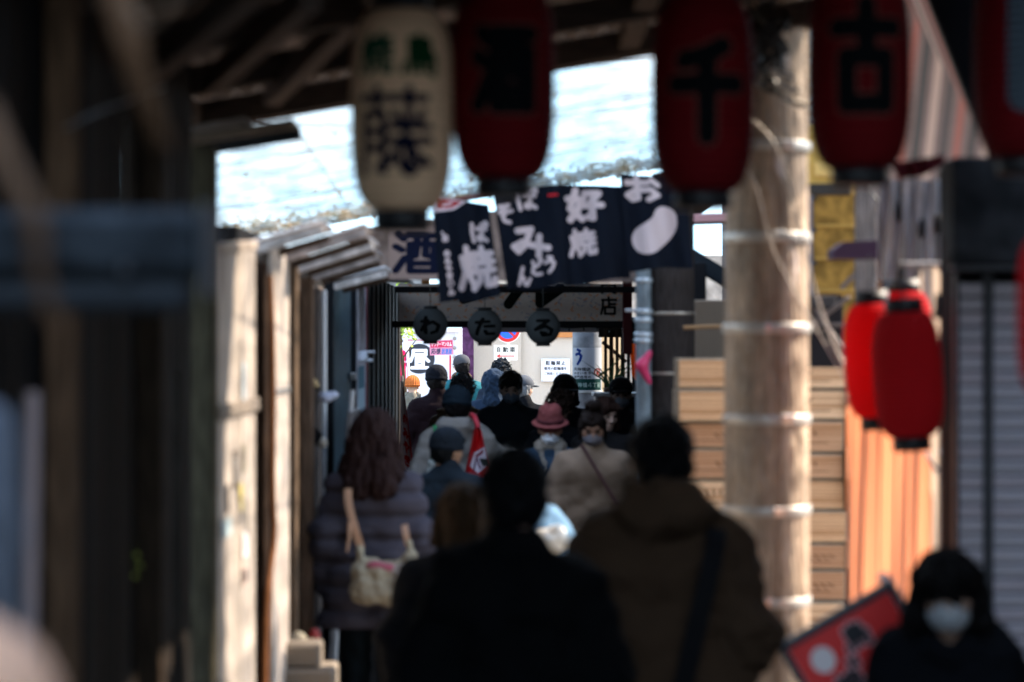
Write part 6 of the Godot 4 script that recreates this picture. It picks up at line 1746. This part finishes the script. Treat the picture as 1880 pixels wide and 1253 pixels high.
func bags() -> void:
	# canvas bag of the woman in the padded coat
	var b := thing("shoulder_bag", "cream canvas shoulder bag with a pink print and a tan strap on the padded coat", "bag", spot(712, 1052, 10.76))
	b.scale = Vector3.ONE * 1.2
	part(b, "pouch", net([["c", Vector3(-0.085, -0.06, 0), Vector3(0.085, -0.06, 0), 0.06, 0.06, 0.03], ["c", Vector3(-0.09, 0.02, 0), Vector3(0.09, 0.01, 0), 0.032, 0.032, 0.05], ["c", Vector3(-0.1, 0.02, 0), Vector3(-0.105, 0.1, 0), 0.026, 0.012, 0.03], ["c", Vector3(0.1, 0.0, 0), Vector3(0.075, 0.11, 0), 0.026, 0.012, 0.03], ["n", 0.014, Vector3(16, 16, 16)]], 0.008), cloth(0.62, 0.54, 0.4))
	part(b, "pink_print", net([["e", Vector3(-0.045, 0.03, 0.03), Vector3(0.035, 0.016, 0.014), 0.01], ["e", Vector3(0.0, 0.02, 0.03), Vector3(0.03, 0.018, 0.014), 0.01]], 0.006), cloth(0.72, 0.2, 0.28))
	part(b, "front_pocket", net([["e", Vector3(0.045, -0.005, 0.028), Vector3(0.05, 0.045, 0.018), 0.01], ["n", 0.008, Vector3(20, 20, 20)]], 0.006), cloth(0.75, 0.66, 0.6))
	var tan := M(Color(0.5, 0.3, 0.2), 0.6)
	flat_strap(b, "strap", smooth_path([Vector3(-0.15, 0.31, -0.02), Vector3(-0.145, 0.25, 0.0), Vector3(-0.12, 0.16, 0.02), Vector3(-0.1, 0.09, 0.0)]), 0.028, tan, Vector3.BACK)
	flat_strap(b, "strap", smooth_path([Vector3(0.075, 0.1, 0.0), Vector3(0.067, 0.14, 0.0), Vector3(0.06, 0.175, -0.03)]), 0.024, tan, Vector3.BACK)
	part(b, "strap_tail", tube([Vector3(-0.14, 0.19, 0.035), Vector3(-0.142, 0.13, 0.04), Vector3(-0.15, 0.08, 0.04)], 0.008, 6, 0.004), tan)
	# shopping bags of the person in the oatmeal sweatshirt
	var im := canvas(128, 192, Color(0.72, 0.04, 0.06), 0.05)
	shape(im, PackedVector2Array([Vector2(40, 96), Vector2(128, 78), Vector2(128, 150), Vector2(70, 176), Vector2(20, 150)]), Color(0.85, 0.8, 0.82))
	shape(im, PackedVector2Array([Vector2(78, 120), Vector2(128, 128), Vector2(128, 160), Vector2(96, 150)]), Color(0.03, 0.16, 0.15))
	line(im, Vector2(44, 168), Vector2(60, 120), 4, Color(0.35, 0.1, 0.25))
	line(im, Vector2(66, 120), Vector2(80, 156), 4, Color(0.35, 0.1, 0.25))
	line(im, Vector2(60, 110), Vector2(108, 96), 6, Color(0.5, 0.05, 0.15))
	var r := thing("shopping_bag", "red and white plastic shopping bag hanging from the shoulder of the oatmeal sweatshirt", "bag")
	part(r, "bag", cloth_panel(Vector2(872, 784), Vector2(882, 786), Vector2(899, 872), Vector2(851, 880), 15.72, 0.02, 0.7), printed(itex(im), 0.4))
	part(r, "bulge", cloth_panel(Vector2(870, 790), Vector2(884, 790), Vector2(900, 868), Vector2(853, 876), 15.78, -0.02, 0.2), M(Color(0.5, 0.03, 0.05), 0.5))
	part(r, "handle", tube(smooth_path([spot(866, 762, 15.9), spot(872, 768, 15.75), spot(878, 786, 15.72)]), 0.018, 8), M(Color(0.6, 0.03, 0.05), 0.5))
	var g := thing("green_strap_bag", "small white bag with a pink print on a green strap", "bag", spot(792, 866, 15.74))
	part(g, "pouch", net([["c", Vector3(0.0, 0.06, 0), Vector3(-0.01, -0.05, 0), 0.022, 0.036, 0.03], ["n", 0.01, Vector3(20, 20, 20)]], 0.008), cloth(0.7, 0.7, 0.62))
	part(g, "pink_print", net([["e", Vector3(-0.012, -0.055, 0.02), Vector3(0.028, 0.022, 0.022), 0.01]], 0.006), cloth(0.6, 0.2, 0.25))
	flat_strap(g, "strap", smooth_path([Vector3(0.022, 0.3, -0.04), Vector3(0.02, 0.2, 0.0), Vector3(0.004, 0.08, 0.01)]), 0.024, M(Color(0.05, 0.28, 0.1), 0.6), Vector3.BACK)
	# cross body strap of the beige sweater
	var c := thing("crossbody_bag", "dark brown bag worn on a strap across the beige sweater", "bag")
	var q := []
	for k in 6:
		q.append(spot(lerpf(1066, 1132, k / 5.0), lerpf(815, 925, k / 5.0), 14.4) + Vector3(0, 0, 0.165 + 0.012 * sin(k / 5.0 * PI)))
	flat_strap(c, "strap", q, 0.022, M(Color(0.07, 0.022, 0.02), 0.5), Vector3.BACK)
	part(c, "pouch", net([["c", Vector3(-0.05, 0, 0), Vector3(0.05, 0, 0), 0.05, 0.05, 0.02], ["c", Vector3(-0.05, -0.07, 0), Vector3(0.05, -0.07, 0), 0.055, 0.055, 0.02]], 0.01), M(Color(0.07, 0.025, 0.02), 0.5), q[5] + Vector3(0.05, -0.06, -0.02))
	# dark strap on the brown jacket
	var s := thing("backpack_strap", "wide black bag strap running down the back of the brown hooded jacket", "strap")
	var z := -6.9 + 0.205
	flat_strap(s, "strap", smooth_path([spot(1310, 965, 6.9) + Vector3(0, 0, 0.12), spot(1300, 1010, 6.9) + Vector3(0, 0, 0.19), spot(1268, 1140, 6.9) + Vector3(0, 0, 0.215), spot(1232, 1300, 6.9) + Vector3(0, 0, 0.2)]), 0.055, M(Color(0.004, 0.004, 0.005), 0.7), Vector3.BACK)
	# white bag carried by the denim jacket
	var w := part(self, "carrier_bag", net([["c", Vector3(-0.02, 0.05, 0), Vector3(0.03, 0.06, 0), 0.05, 0.05, 0.03], ["c", Vector3(-0.005, -0.08, 0), Vector3(0.012, -0.08, 0), 0.045, 0.045, 0.03], ["n", 0.02, Vector3(14, 14, 14)]], 0.008), M(Color(0.8, 0.74, 0.64), 0.6), spot(1008, 1018, 9.75))
	tag(w, "white carrier bag hanging behind the denim jacket", "bag")
	# blue grey jacket on a hook at the left edge
	var j := thing("hung_jacket", "blue grey jacket hanging on the dark wall at the far left edge", "jacket", spot(-30, 940, 2.9))
	part(j, "jacket", net([["c", Vector3(-0.02, 0.1, 0), Vector3(-0.02, -0.35, 0), 0.05, 0.085, 0.04], ["c", Vector3(0.0, 0.05, 0.02), Vector3(0.0, -0.3, 0.03), 0.035, 0.05, 0.04], ["n", 0.025, Vector3(9, 5, 9)]], 0.012), cloth(0.15, 0.165, 0.195))
	part(j, "hook", tube([Vector3(-0.02, 0.12, 0), Vector3(-0.02, 0.19, 0), Vector3(-0.08, 0.22, -0.02)], 0.006, 6), M(Color(0.2, 0.2, 0.2), 0.4))
